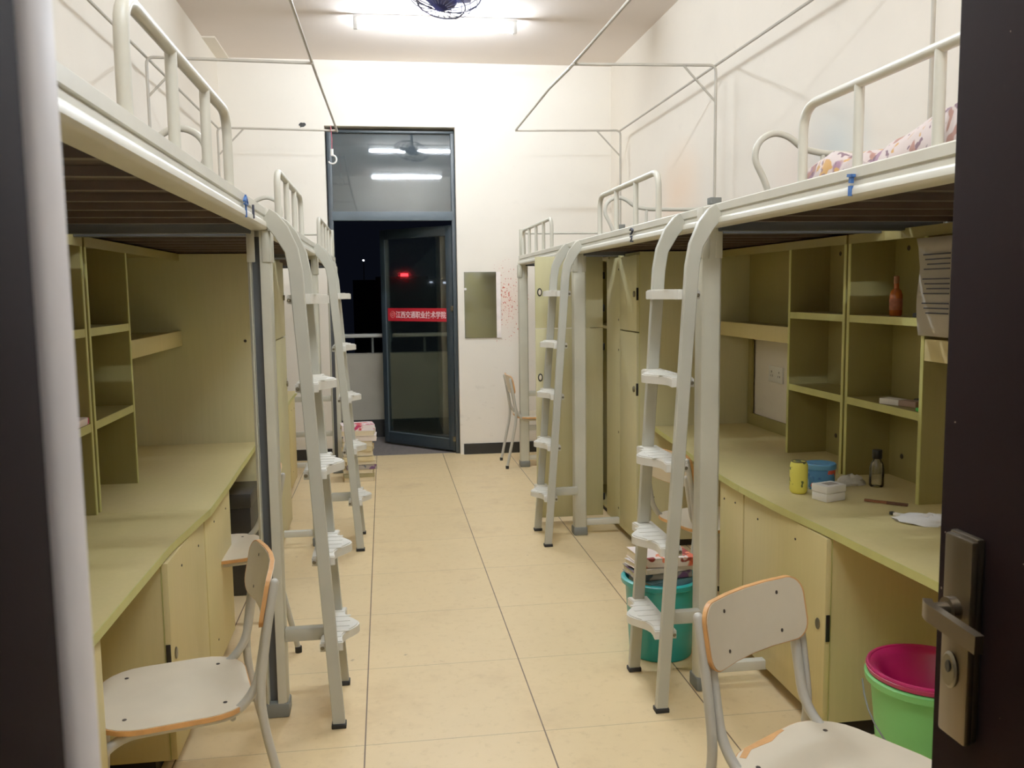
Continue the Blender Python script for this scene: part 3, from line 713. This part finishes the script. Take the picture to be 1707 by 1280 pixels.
def wardrobe(S, ya, yb, xf, label, doors, screws=(), side_lock=True):
    """doors: (y0,y1) width of the two stacked doors; rest of the front is a fixed panel"""
    s = S.s; w = S.wall - s*0.012; zt = 1.688; T = 0.018; zb = 0.045
    t = thing('wardrobe', label, 'wardrobe', ((xf+w)/2, (ya+yb)/2, 0), 'tall maple wardrobes under the beds')
    for y in (ya, yb-T):
        b = B(); bx(b, xf+s*0.019, w, y, y+T, zb, zt-T); p = obj('side_panel', b, M['lam_w'], t, False)
        b = B(); bx(b, xf+s*0.0165, xf+s*0.0192, y, y+T, zb, zt-T); obj('edge_band', b, M['edge'], p, False)
        yy_ = y-0.001 if y == ya else y+T+0.001
        for xx, zz in ((0.10, 1.24), (0.45, 1.24), (0.10, 0.30)):
            b = B(); disc(b, (xf+s*xx, yy_, zz), (0, -1 if y == ya else 1, 0), 0.008, 0.002, 8); obj('screw_cap', b, M['screw'], p)
    b = B(); bx(b, xf+s*0.019, w, ya, yb, zt-T, zt); obj('top_panel', b, M['lam_w'], t, False)
    b = B(); bx(b, w-s*0.01, w, ya+T, yb-T, zb, zt-T); obj('back_panel', b, M['lam_in'], t, False)
    b = B(); bx(b, xf+s*0.03, w-s*0.02, ya+T, yb-T, zb, zb+T); bx(b, xf+s*0.03, w-s*0.02, ya+T, yb-T, 1.23, 1.23+T); obj('shelf', b, M['lam_in'], t, False)
    b = B(); bx(b, xf+s*0.05, w-s*0.05, ya+0.03, yb-0.03, 0, zb); obj('plinth', b, M['gap_shade'], t)
    return t, xf, zb, zt-T
def leafs(t, S, xf, y0, y1, lock_y, zb, zt, zs=1.242):
    s = S.s
    for z0, z1, zl in ((zb, zs-0.004, 0.92), (zs+0.004, zt, 1.455)):
        b = B(); bx(b, xf, xf+s*0.018, y0, y1, z0, z1, 0.0015); d = obj('wardrobe_door', b, M['lam_w'], t)
        sg = 1 if lock_y < (y0+y1)/2 else -1
        b = B(); disc(b, (xf, lock_y+sg*0.030, zl), (-s, 0, 0), 0.013, 0.010, 14, ry=0.018); obj('lock', b, M['lock'], d)
        b = B(); bx(b, xf-s*0.001, xf+s*0.012, lock_y-0.004, lock_y+0.002, zl-0.035, zl+0.035, 0.001); obj('hasp', b, M['hasp'], d)
def fixed(t, S, xf, y0, y1, zb, zt, scr):
    s = S.s; b = B(); bx(b, xf, xf+s*0.018, y0, y1, zb, zt, 0.0015); d = obj('front_panel', b, M['lam_w'], t)
    for y, z in scr:
        b = B(); disc(b, (xf, y, z), (-s, 0, 0), 0.008, 0.002, 8); obj('screw_cap', b, M['screw'], d)
w, xf, zb, zt = wardrobe(R_, 4.810, 5.480, 1.392, 'tall maple wardrobe in the middle of the right row with closed locked doors', None)
leafs(w, R_, xf, 4.812, 5.165, 4.815, zb, zt); fixed(w, R_, xf, 5.169, 5.478, zb, zt, [(5.19, z) for z in (1.60, 1.30, 1.12, 0.62, 0.15)])
# far right wardrobe: both doors swung open across the aisle end
w, xf, zb, zt = wardrobe(R_, 5.510, 6.250, 1.392, 'tall maple wardrobe at the far right with both doors swung open toward the aisle', None)
for z0, z1, zl in ((0.030, 1.240, 0.935), (1.245, 1.690, 1.470)):
    b = B(); bx(b, 0.940, 1.372, 5.500, 5.518, z0, z1, 0.0015); d = obj('wardrobe_door', b, M['lam_w'], w)
    b = B(); disc(b, (0.966, 5.5, zl), (0, -1, 0), 0.016, 0.006, 16, ry=0.026); lk = obj('lock', b, M['hasp'], d)
    b = B(); disc(b, (0.966, 5.494, zl), (0, -1, 0), 0.009, 0.003, 12, ry=0.017); obj('lock_face', b, M['lam_white'], lk)
    for zz in (z0+0.12, z1-0.12):
        b = B(); bx(b, 1.371, 1.386, 5.502, 5.520, zz-0.022, zz+0.022, 0.003); obj('hinge', b, M['hasp'], d)
fixed(w, R_, 1.392, 5.95, 6.248, 0.045, 1.67, [])
w, xf, zb, zt = wardrobe(L_, 4.750, 5.720, -0.615, 'tall maple wardrobe in the middle of the left row beside the near ladder', None)
leafs(w, L_, xf, 5.080, 5.716, 5.70, zb, zt, 1.215); fixed(w, L_, xf, 4.752, 5.076, zb, zt, [(4.84, 1.18), (4.90, 1.0), (4.86, 0.30), (4.80, 1.215)])

# added black block stands in for the shade in the left knee space
t_ = thing('knee_shade_block', 'added black block standing in for shade under the farther left desk', 'box', (-0.85, 4.50, 0))
b = B(); bx(b, -1.10, -0.672, 4.40, 4.70, 0.0, 0.50, 0.006); obj('shade_block', b, M['black'], t_)
b = B(); bx(b, -1.105, -0.668, 4.395, 4.705, 0.44, 0.512, 0.006); obj('lid', b, M['black'], t_)  # top of the added shade block

# ------------------------------------------------------------------ chairs
def rounded(w, d, r, n=6, front=1.0):
    pts = []
    for cx, cy, a0 in ((w/2-r, d/2-r, 0), (-w/2+r, d/2-r, 90), (-w/2+r, -d/2+r, 180), (w/2-r, -d/2+r, 270)):
        for k in range(n+1):
            a = math.radians(a0+90*k/n); pts.append((cx+r*math.cos(a), cy+r*math.sin(a)))
    return pts
def chair_proto(label):
    t = thing('chair', label, 'chair', (0, 0, 0), 'white plywood chairs with grey tube frames')
    out = rounded(0.40, 0.385, 0.115)
    b = B(); prism(b, out, 'z', 0.417, 0.4295); st = obj('seat', b, M['ply'], t)
    b = B(); prism(b, [(x*0.985, y*0.985) for x, y in out], 'z', 0.4295, 0.4310); ls = obj('seat_laminate', b, M['lam_white'], st)
    for x, y in ((-0.13, 0.12), (0.13, 0.12), (-0.13, -0.12), (0.13, -0.12)):
        b = B(); disc(b, (x, y, 0.431), (0, 0, 1), 0.006, 0.0015, 8); obj('rivet', b, M['screw'], st)
    # backrest: bent plywood
    def sheet(b, off0, off1, k, n=14):
        o2 = rounded(0.372*k, 0.152*k, 0.044*k, 6)
        me = bmesh.new(); f = me.faces.new([me.verts.new((u, 0, v)) for u, v in o2])
        bmesh.ops.triangulate(me, faces=me.faces[:]); bmesh.ops.subdivide_edges(me, edges=me.edges[:], cuts=3, use_grid_fill=True)
        ex = bmesh.ops.extrude_face_region(me, geom=me.faces[:]); vs = [v for v in ex['geom'] if isinstance(v, bmesh.types.BMVert)]
        top = set(vs)
        for v in me.verts:
            x, z = v.co.x, v.co.z; y = -0.226-0.028*(1-(x/0.19)**2)*1.0 - z*0.20
            v.co = Vector((x, y+(off1 if v in top else off0), 0.700+z))
        m_ = bpy.data.meshes.new('t'); me.to_mesh(m_); me.free(); b.from_mesh(m_); bpy.data.meshes.remove(m_)
    b = B(); sheet(b, 0.0, 0.011, 1.0); bk = obj('backrest', b, M['ply'], t)
    b = B(); sheet(b, 0.011, 0.0122, 0.972); obj('backrest_laminate', b, M['lam_white'], bk)
    b = B(); sheet(b, -0.0012, 0.0, 0.972); obj('backrest_laminate', b, M['lam_white'], bk)
    for x in (-0.10, 0.10):
        for z in (-0.045, 0.045):
            b = B(); y = -0.226-0.028*(1-(x/0.19)**2)-z*0.20+0.0122; disc(b, (x, y, 0.700+z), (0, 1, 0.2), 0.005, 0.0015, 8); obj('rivet', b, M['screw'], bk)
    for s in (-1, 1):
        b = B(); tube(b, fillet([(s*0.157, -0.236, 0.668), (s*0.158, -0.229, 0.630), (s*0.158, -0.200, 0.470), (s*0.160, -0.140, 0.405), (s*0.162, 0.120, 0.405), (s*0.168, 0.178, 0.37), (s*0.172, 0.200, 0.012)], 0.05, 5), 0.0124, 12, dome=True)
        fr = obj('side_frame', b, M['chair_tube'], t)
        b = B(); lathe(b, [(0.014, 0), (0.0145, 0.025), (0.012, 0.027)], (s*0.172, 0.200, 0), 10); obj('rubber_foot', b, M['rubber'], fr)
        b = B(); tube(b, fillet([(s*0.181, -0.250, 0.748), (s*0.182, -0.229, 0.645), (s*0.1825, -0.202, 0.46), (s*0.184, -0.212, 0.36), (s*0.190, -0.285, 0.012)], 0.05, 5), 0.0115, 10, dome=True)
        lg = obj('leg', b, M['chair_tube'], t)
        b = B(); lathe(b, [(0.014, 0), (0.0145, 0.025), (0.012, 0.027)], (s*0.190, -0.285, 0), 10); obj('rubber_foot', b, M['rubber'], lg)
    for y, z in ((-0.135, 0.398), (0.115, 0.398)):
        b = B(); tube(b, [(-0.160, y, z), (0.160, y, z)], 0.008, 8); obj('crossbar', b, M['chair_tube'], t)
    return t
ch = chair_proto('worn white chair in the bottom right corner with a chipped seat edge')
ch.location = (0.962, 1.725, 0); ch.rotation_euler = (0, 0, math.radians(210))
dup(ch, (-0.582, 2.385, 0), math.radians(104), 'white chair drawn up to the near left desk')
dup(ch, (-0.715, 3.75, 0), math.radians(106), 'white chair pushed under the farther left desk, seen behind the near left chair')
dup(ch, (1.455, 3.84, 0), math.radians(-74), 'white chair behind the blue bucket and the near right ladder')
dup(ch, (1.272, 7.44, 0), math.radians(-90), 'white chair against the far wall at the end of the right row')
# bare plywood chip on the front right chair
b = B(); prism(b, [(-0.055, -0.1915), (0.085, -0.1905), (0.128, -0.172), (0.120, -0.160), (0.078, -0.177), (0.01, -0.170), (-0.03, -0.180), (-0.055, -0.182)], 'z', 0.4308, 0.4316)
o = obj('chipped_edge', b, M['ply'], None); o.parent = [c for c in ch.children if c.name.startswith('seat')][0]

# ------------------------------------------------------------------ buckets and basin
def bucket(name, label, c, rt, rb, hgt, mat, wire, group=None, rim=0.012):
    t = thing(name, label, 'bucket', c)
    b = B(); lathe(b, [(rb, 0), (rb+0.004, 0.004), (rt-0.004, hgt-0.03), (rt, hgt-0.028), (rt+rim, hgt-0.022), (rt+rim+0.002, hgt-0.004), (rt+rim-0.004, hgt), (rt-0.004, hgt), (rt-0.008, hgt-0.03), (rb-0.002, 0.006), (0.001, 0.006)], c, 40, True, True)
    obj('bucket_body', b, mat, t)
    if wire:
        b = B(); pts = []
        for k in range(17):
            a = PI*k/16; x = math.cos(a)*(rt+rim+0.006); dz = -math.sin(a)*wire[0]; y = -math.sin(a)*wire[1]
            v = Matrix.Rotation(wire[2], 3, 'Z') @ Vector((x, y, hgt-0.035+dz)); pts.append(v+Vector(c))
        tube(b, pts, 0.0026, 6); obj('wire_handle', b, M['footcap'], t)
    return t
M['teal'] = paint('teal_plastic', (22, 150, 146), 0.35, 0.05, 3)
M['green'] = paint('apple_green_plastic', (112, 196, 104), 0.38, 0.05, 3)
M['magenta'] = paint('magenta_plastic', (176, 22, 84), 0.35, 0.06, 3)
bucket('plastic_bucket', 'teal plastic bucket filled with books behind the near right ladder', (1.090, 3.405, 0), 0.148, 0.122, 0.320, M['teal'], (0.10, 0.17, 2.6))
bucket('plastic_bucket', 'apple green bucket with a wire handle under the right desk', (1.535, 2.282, 0), 0.158, 0.118, 0.360, M['green'], (0.16, 0.19, -0.45))
t_ = thing('wash_basin', 'magenta basin nested in the top of the green bucket', 'basin', (1.535, 2.282, 0.20))
b = B(); lathe(b, [(0.10, 0.06), (0.136, 0.165), (0.152, 0.168), (0.166, 0.166), (0.169, 0.178), (0.160, 0.184), (0.146, 0.180), (0.134, 0.168), (0.098, 0.068), (0.001, 0.066)], (1.535, 2.282, 0.198), 40); obj('basin_body', b, M['magenta'], t_)
b = B(); tube(b, [(1.535+0.162*math.cos(a*PI/20), 2.282+0.162*math.sin(a*PI/20), 0.380) for a in range(40)], 0.006, 8, closed=True); obj('rolled_rim', b, M['magenta'], t_)

# ------------------------------------------------------------------ books
def book(loc, rz, L_b, W_b, T_b, cover, label, group, tilt=(0, 0)):
    t = thing('book', label, 'book', (0, 0, 0), group)
    b = B(); bx(b, -L_b/2+0.004, L_b/2-0.004, -W_b/2+0.004, W_b/2-0.004, 0.002, T_b-0.002); obj('pages', b, M['paper'], t, False)
    b = B(); bx(b, -L_b/2, L_b/2, -W_b/2, W_b/2, T_b-0.002, T_b); bx(b, -L_b/2, L_b/2, -W_b/2, W_b/2, 0, 0.002); bx(b, -L_b/2, L_b/2, -W_b/2, -W_b/2+0.003, 0, T_b); obj('cover', b, cover, t, False)
    t.location = loc; t.rotation_euler = (tilt[0], tilt[1], rz)
    return t
M['cov_red'] = floral_mat('red_white_cover', (236, 220, 218), [(206, 60, 64), (190, 40, 90)], 12)
M['cov_floral'] = floral_mat('orange_red_cover', (238, 222, 212), [(222, 96, 66), (150, 52, 46), (236, 130, 92)], 11)
M['cov_cream'] = paint('cream_cover', (214, 196, 150), 0.6, 0.12, 14)
M['cov_blue'] = paint('blue_grey_cover', (104, 150, 168), 0.5, 0.25, 14)
M['cov_grey'] = floral_mat('grey_photo_cover', (150, 140, 130), [(96, 60, 100), (70, 76, 84)], 14)
M['cov_white'] = paint('white_cover', (226, 214, 206), 0.5, 0.06, 10)
M['cov_olive'] = paint('olive_cover', (150, 140, 100), 0.6, 0.15, 14)
z = 0.0; rr = random.Random(4)
covs = [M['cov_cream'], M['cov_olive'], M['cov_cream'], M['cov_grey'], M['cov_cream'], M['cov_cream'], M['cov_olive'], M['cov_cream'], M['cov_cream'], M['cov_white'], M['cov_white'], M['cov_red']]
ords = ['bottom', 'second', 'third', 'fourth', 'fifth', 'sixth', 'seventh', 'eighth', 'ninth', 'tenth', 'eleventh', 'topmost']
for i, cv in enumerate(covs):
    T = rr.choice((0.030, 0.036, 0.042, 0.048)); T = 0.042 if i >= 10 else T
    lab = 'book on the floor stack by the balcony door, %s from the bottom' % ords[i] if 0 < i < 11 else ('red and white book topmost on the floor stack by the balcony door' if i == 11 else 'cream book at the bottom of the floor stack by the balcony door')
    book((-0.222+rr.uniform(-0.014, 0.014), 7.06+rr.uniform(-0.012, 0.012), z), rr.uniform(-0.13, 0.13)+(0 if i % 2 else PI), 0.235 if i < 9 else 0.255, 0.175 if i < 9 else 0.19, T, cv, lab, 'books stacked on the floor by the balcony door'); z += T+0.0006
z = 0.268
for i, (T, cv, rz, dx, lab) in enumerate(((0.022, M['cov_grey'], 0.5, 0.0, 'grey patterned book lowest in the teal bucket'), (0.030, M['cov_blue'], 0.1, 0.012, 'blue book in the teal bucket under the white one'), (0.026, M['cov_grey'], -0.15, -0.01, 'dark grey book in the teal bucket, second from the top'), (0.020, M['cov_white'], 0.05, 0.0, 'white book under the top book in the teal bucket'), (0.036, M['cov_floral'], -0.12, 0.004, 'white and orange book topmost in the teal bucket'))):
    k = 0.8 if i == 0 else 1
    book((1.085+dx, 3.405-dx*0.5, z), rz+0.25, 0.235*k, 0.165*k, T, cv, lab, 'books standing up out of the teal bucket', (0.03 if i > 2 else 0.0, 0.05 if i > 2 else 0.0)); z += T+0.004
# soft cloth-like magazine curled over? keep as book

# ------------------------------------------------------------------ small things on the right desk and shelves
Z = DZT+0.0008
t_ = thing('drink_can', 'yellow drink can on the right desk beside the blue tub', 'can', (1.530, 3.105, Z))
M['can'] = floral_mat('yellow_can_print', (226, 214, 84), [(70, 84, 40)], 34)
b = B(); lathe(b, [(0.024, 0), (0.030, 0.006), (0.033, 0.014), (0.033, 0.105), (0.029, 0.116), (0.0265, 0.120)], (1.530, 3.105, Z), 28); obj('can_body', b, M['can'], t_)
b = B(); lathe(b, [(0.0272, 0.118), (0.0275, 0.1225), (0.025, 0.1225), (0.024, 0.119), (0.001, 0.119)], (1.530, 3.105, Z), 28); obj('can_lid', b, M['lock'], t_)
b = B(); disc(b, (1.522, 3.1, Z+0.119), (0, 0, 1), 0.010, 0.002, 12, ry=0.006); obj('pull_tab', b, M['lock'], t_)
cx, cy = 1.648, 3.165
t_ = thing('snack_tub', 'round blue lidded tub with printed pattern behind the white box', 'tub', (cx, cy, Z))
M['tub'] = floral_mat('blue_tub_print', (70, 128, 178), [(40, 80, 150), (206, 80, 62), (176, 200, 214)], 22)
M['tub_lid'] = paint('blue_lid', (84, 146, 190), 0.35, 0.05)
b = B(); lathe(b, [(0.049, 0), (0.052, 0.004), (0.055, 0.082)], (cx, cy, Z), 32); obj('tub_body', b, M['tub'], t_)
b = B(); lathe(b, [(0.057, 0.078), (0.0585, 0.082), (0.0585, 0.096), (0.055, 0.099), (0.051, 0.097), (0.001, 0.097)], (cx, cy, Z), 32); obj('lid', b, M['tub_lid'], t_)
t_ = thing('small_box', 'small white carton in front of the blue tub on the right desk', 'box', (1.588, 2.985, Z))
bm_ = Matrix.Translation((1.588, 2.985, Z)) @ Matrix.Rotation(math.radians(18), 4, 'Z')
b = B(); bx(b, -0.046, 0.046, -0.036, 0.036, 0, 0.030, 0.002, mtx=bm_); obj('box_base', b, M['white'], t_)
b = B(); bx(b, -0.0475, 0.0475, -0.0375, 0.0375, 0.031, 0.058, 0.002, mtx=bm_); ld = obj('lid', b, M['white'], t_)
b = B(); bx(b, -0.02, 0.03, -0.018, 0.018, 0.058, 0.0586, mtx=bm_); obj('printed_label', b, M['cov_grey'], ld)
bxp, byp = 1.872, 3.150
t_ = thing('clear_bottle', 'small clear bottle with a black cap at the back of the right desk', 'bottle', (bxp, byp, Z))
M['clear'] = glass_mat('clear_plastic', (0.93, 0.93, 0.90, 1), 1.2, 0.06, (200, 196, 184))
b = B(); lathe(b, [(0.024, 0), (0.028, 0.006), (0.028, 0.07), (0.023, 0.092), (0.015, 0.105), (0.014, 0.118)], (bxp, byp, Z), 24); obj('bottle_body', b, M['clear'], t_)
b = B(); lathe(b, [(0.0175, 0.110), (0.0185, 0.112), (0.0185, 0.142), (0.017, 0.144)], (bxp, byp, Z), 24); obj('cap', b, M['black'], t_)
def crumple(name, label, cat, c, rx, ry, h, mat, seed, rz=0):
    r = random.Random(seed); b = B(); n = 18; m = 7; rings = []
    for j in range(m):
        th = (j/(m-1))*PI/2
        rings.append([(c[0], c[1])] and [b.verts.new(Vector(c)+Matrix.Rotation(rz, 3, 'Z') @ Vector((rx*math.cos(th)*math.cos(2*PI*k/n)*r.uniform(0.78, 1.15), ry*math.cos(th)*math.sin(2*PI*k/n)*r.uniform(0.78, 1.15), max(0.0, h*math.sin(th)*r.uniform(0.7, 1.2)) if j else 0.0))) for k in range(n)])
    for a, d in zip(rings[:-1], rings[1:]):
        for k in range(n): b.faces.new((a[k], a[(k+1) % n], d[(k+1) % n], d[k]))
    b.faces.new(rings[0][::-1]); b.faces.new(rings[-1])
    return tag(obj(name, b, mat), label, cat)
M['film'] = paint('translucent_white_film', (206, 200, 184), 0.35, 0.12, 30)
crumple('plastic_bag', 'crumpled clear plastic bag beside the clear bottle', 'bag', (1.800, 3.215, Z), 0.070, 0.048, 0.035, M['film'], 3, 0.4)
crumple('tissue', 'crumpled white tissue by the entrance door edge on the right desk', 'tissue', (1.755, 2.615, Z), 0.115, 0.060, 0.028, M['white'], 9, -0.6)
t_ = thing('brown_stick', 'brown pen-like stick lying across the right desk', 'stick', (1.755, 2.875, Z))
b = B(); sweep(b, [(1.700, 2.935, Z+0.005), (1.755, 2.882, Z+0.005)], rect(0.010, 0.008)); obj('stick_body', b, paint('brown_stick_wood', (134, 80, 50), 0.5, 0.1), t_)
b = B(); sweep(b, [(1.755, 2.882, Z+0.005), (1.806, 2.833, Z+0.005)], rect(0.012, 0.009)); obj('stick_end', b, paint('dark_stick_end', (84, 50, 36), 0.5, 0.1), t_)
t_ = thing('cigarette_lighter', 'small black-tipped white lighter beside the tissue on the right desk', 'lighter', (1.69, 2.70, Z))
b = B(); sweep(b, [(1.690, 2.730, Z+0.005), (1.725, 2.672, Z+0.005)], rect(0.012, 0.010)); obj('lighter_body', b, M['white'], t_)
b = B(); bx(b, 1.680, 1.694, 2.728, 2.744, Z, Z+0.011, 0.002); obj('tip', b, M['black'], t_)
# shelf items
zs = 1.369
t_ = thing('amber_bottle', 'slim amber bottle standing on the upper right shelf', 'bottle', (1.935, 3.160, zs))
t = NT('amber_glass'); t.b.inputs['Base Color'].default_value = lin(206, 104, 44); t.b.inputs['Roughness'].default_value = 0.15; t.b.inputs['Transmission Weight'].default_value = 0.25; M['amber'] = t.m
b = B(); lathe(b, [(0.020, 0), (0.023, 0.005), (0.023, 0.080), (0.018, 0.096), (0.0095, 0.104), (0.0085, 0.128)], (1.935, 3.160, zs), 22); ob = obj('bottle_body', b, M['amber'], t_)
b = B(); lathe(b, [(0.0234, 0.022), (0.0236, 0.024), (0.0236, 0.064), (0.0234, 0.066)], (1.935, 3.160, zs), 22, False, False); obj('paper_label', b, paint('brown_label', (168, 92, 60), 0.6, 0.3, 60), ob)
b = B(); lathe(b, [(0.010, 0.122), (0.0105, 0.124), (0.0100, 0.150), (0.006, 0.152)], (1.935, 3.160, zs), 18); obj('cap', b, paint('gold_brown_cap', (150, 92, 52), 0.4, 0.1), t_)
t_ = thing('dark_tray', 'flat dark case lying at the front of the upper right shelf', 'case', (1.93, 2.915, zs))
b = B(); bx(b, 1.88, 1.97, 2.872, 2.965, zs, zs+0.016, 0.004); obj('case_body', b, M['black'], t_)
zs = 1.037
t_ = thing('cigarette_pack', 'white and tan pack lying on the lower right shelf', 'box', (1.91, 3.07, zs))
pm = Matrix.Translation((1.915, 3.06, zs)) @ Matrix.Rotation(math.radians(-70), 4, 'Z')
b = B(); bx(b, -0.085, 0.0, -0.026, 0.026, 0, 0.022, 0.002, mtx=pm); obj('pack_end', b, M['white'], t_)
b = B(); bx(b, 0.0, 0.075, -0.026, 0.026, 0, 0.0218, 0.002, mtx=pm); obj('pack_body', b, paint('tan_card', (164, 134, 116), 0.6, 0.1), t_)
t_ = thing('phone_case', 'flat black case behind the white pack on the lower right shelf', 'case', (1.97, 2.99, zs))
b = B(); bx(b, 1.955, 2.035, 2.88, 3.06, zs, zs+0.026, 0.006); obj('case_body', b, M['black'], t_)
t_ = thing('green_lighter', 'tiny green lighter at the front of the lower right shelf', 'lighter', (1.88, 2.89, zs))
b = B(); bx(b, 1.866, 1.878, 2.872, 2.906, zs, zs+0.014, 0.004); obj('lighter_body', b, paint('bright_green', (70, 190, 80), 0.4, 0.05), t_)
t_ = thing('paper_packet', 'red and white packet on the lower shelf at the far left', 'packet', (-1.12, 3.14, zs))
b = B(); bx(b, -1.20, -1.027, 2.95, 3.250, zs, zs+0.026, 0.006); obj('packet_body', b, M['cov_red'], t_)
b = B(); bx(b, -1.20, -1.029, 2.93, 2.952, zs+0.004, zs+0.024, 0.004); obj('folded_end', b, M['white'], t_)
# notice taped to the right hutch
t_ = thing('paper_notice', 'printed paper notice hanging on the right bookshelf by the door edge', 'notice', (1.848, 2.77, 1.48))
b = B(); n = 10; vs = []
for k in range(n+1):
    z = 1.31+0.335*k/n; curl = 0.010*math.sin(k/n*PI*1.5)
    vs.append((b.verts.new((1.846-abs(curl), 2.872+(0.012 if k == n else 0), z)), b.verts.new((1.846-abs(curl)*0.5, 2.665, z))))
for a, d in zip(vs[:-1], vs[1:]): b.faces.new((a[0], a[1], d[1], d[0]))
o = obj('sheet', b, paint('grey_paper', (176, 166, 150), 0.8, 0.05), t_); md = o.modifiers.new('thick', 'SOLIDIFY'); md.thickness = 0.0006
b = B()
for k in range(13):
    if k in (4, 9): continue
    z = 1.585-k*0.0165; bx(b, 1.8325, 1.8345, 2.69, 2.838-(k*37 % 5)*0.006, z, z+0.0045)
obj('printed_lines', b, M['ink_black'], t_)

# wall things
t_ = thing('wall_socket', 'white double wall socket in the gap behind the farther right bookshelf', 'socket', (WR, 4.48, 1.02))
b = B(); bx(b, WR-0.010, WR, 4.395, 4.565, 0.975, 1.062, 0.003); obj('socket_plate', b, M['white'], t_)
for y in (4.435, 4.525):
    for dy, dz in ((0, 0.014), (-0.010, -0.008), (0.010, -0.008)):
        b = B(); bx(b, WR-0.0112, WR-0.0098, y+dy-0.0025, y+dy+0.0025, 1.018+dz-0.005, 1.018+dz+0.005); obj('socket_hole', b, M['black'], t_)
t_ = thing('wall_mirror', 'narrow rectangular mirror on the far wall right of the balcony door', 'mirror', (0.88, YF, 1.06))
b = B(); bx(b, 0.717, 1.046, YF-0.008, YF, 1.060, 1.652); obj('backing', b, M['footcap'], t_)
b = B(); bx(b, 0.719, 1.006, YF-0.0105, YF-0.008, 1.062, 1.650); obj('mirror_glass', b, M['mirror'], t_, False)
b = B(); bx(b, 1.006, 1.046, YF-0.012, YF-0.008, 1.060, 1.652); obj('side_strip', b, M['jamb_light'], t_)
b = B(); disc(b, (0.727, YF-0.010, 1.50), (0, -1, 0), 0.012, 0.006, 10); obj('clip', b, M['white'], t_)
r = random.Random(5); b = B(); n = 14
poly = [(-0.652+0.034*math.cos(2*PI*k/n)*r.uniform(0.5, 1.2), 2.915+0.022*math.sin(2*PI*k/n)*r.uniform(0.6, 1.3)) for k in range(n)]
prism(b, poly, 'y', YF-0.004, YF)
tag(obj('wall_hole', b, M['black']), 'small ragged black hole in the far wall left of the balcony door', 'hole')

# ------------------------------------------------------------------ quilt on the near right bed
t_ = None
b = B(); nx, ny = 34, 64; r = random.Random(11)
gx0, gx1, gy0, gy1 = 1.18, 1.93, 1.15, 2.50
def hfun(u, v):
    e = min(u, 1-u, 0.5)*2; f = min(v, 1-v)*2
    edge = min(1, e*14)*min(1, f*9)
    s1 = 0.5+0.5*math.sin(9*u+5*v+1.2*math.sin(11*v)); s2 = 0.5+0.5*math.sin(17*v-7*u+2*math.sin(6*u+3)); s3 = 0.5+0.5*math.sin(43*v+19*u+2*math.sin(17*v))
    tall = 0.045+0.055*(0.5+0.5*math.sin(4.2*v+2.4))
    return 0.006+edge*(0.012+0.045*(1-v)+tall*0.7+0.040*s1+0.026*s2+0.022*s3)
grid = []
for j in range(ny+1):
    row = []
    for i in range(nx+1):
        u, v = i/nx, j/ny; wob = 0.03*math.sin(9*v)+0.02*math.sin(23*v)
        row.append(b.verts.new((gx0+(gx1-gx0)*u+0.02*abs(math.sin(15*v))*(1-u), gy0+(gy1-gy0)*v+0.03*math.sin(6*u+1), ZB+0.036+hfun(u, v))))
    grid.append(row)
for j in range(ny):
    for i in range(nx): b.faces.new((grid[j][i], grid[j][i+1], grid[j+1][i+1], grid[j+1][i]))
M['quilt'] = floral_mat('floral_quilt_print', (222, 206, 202), [(158, 120, 142), (176, 128, 116), (206, 156, 90), (128, 100, 112)], 13)
o = obj('quilt', b, M['quilt']); md = o.modifiers.new('thick', 'SOLIDIFY'); md.thickness = 0.006; md.offset = 1
tag(o, 'crumpled floral quilt lying on the near right loft bed', 'quilt')

# ------------------------------------------------------------------ world, camera
wd = bpy.data.worlds.new('night'); scn.world = wd; wd.use_nodes = True
bg = wd.node_tree.nodes['Background']; bg.inputs[0].default_value = (0.010, 0.013, 0.024, 1); bg.inputs[1].default_value = 0.12

H, FPX, PITCH, YAW, ROLL = 1.4832, 1480.53, 0.1049, 0.1418, 0.0123
F = Vector((math.sin(YAW)*math.cos(PITCH), math.cos(YAW)*math.cos(PITCH), -math.sin(PITCH)))
R0 = Vector((math.cos(YAW), -math.sin(YAW), 0)); U0 = R0.cross(F)
c, s = math.cos(ROLL), math.sin(ROLL)
RR = R0*c-U0*s; UU = U0*c+R0*s
cam = bpy.data.cameras.new('camera'); co = bpy.data.objects.new('camera', cam); COL.objects.link(co)
mw = Matrix((RR, UU, -F)).transposed().to_4x4(); mw.translation = (0, 0, H); co.matrix_world = mw
cam.sensor_width = 36.0; cam.lens = FPX*36.0/1707.0; cam.clip_start = 0.02; cam.clip_end = 300
cam.dof.use_dof = True; cam.dof.focus_distance = 3.6; cam.dof.aperture_fstop = cam.lens/2.4
scn.camera = co
scn.view_settings.view_transform = 'Standard'; scn.view_settings.look = 'None'; scn.view_settings.exposure = 0.12; scn.view_settings.gamma = 1.22
scn.cycles.max_bounces = 8; scn.cycles.diffuse_bounces = 5; scn.cycles.transparent_max_bounces = 12
scn.cycles.sample_clamp_indirect = 8.0; scn.cycles.caustics_reflective = False; scn.cycles.caustics_refractive = False
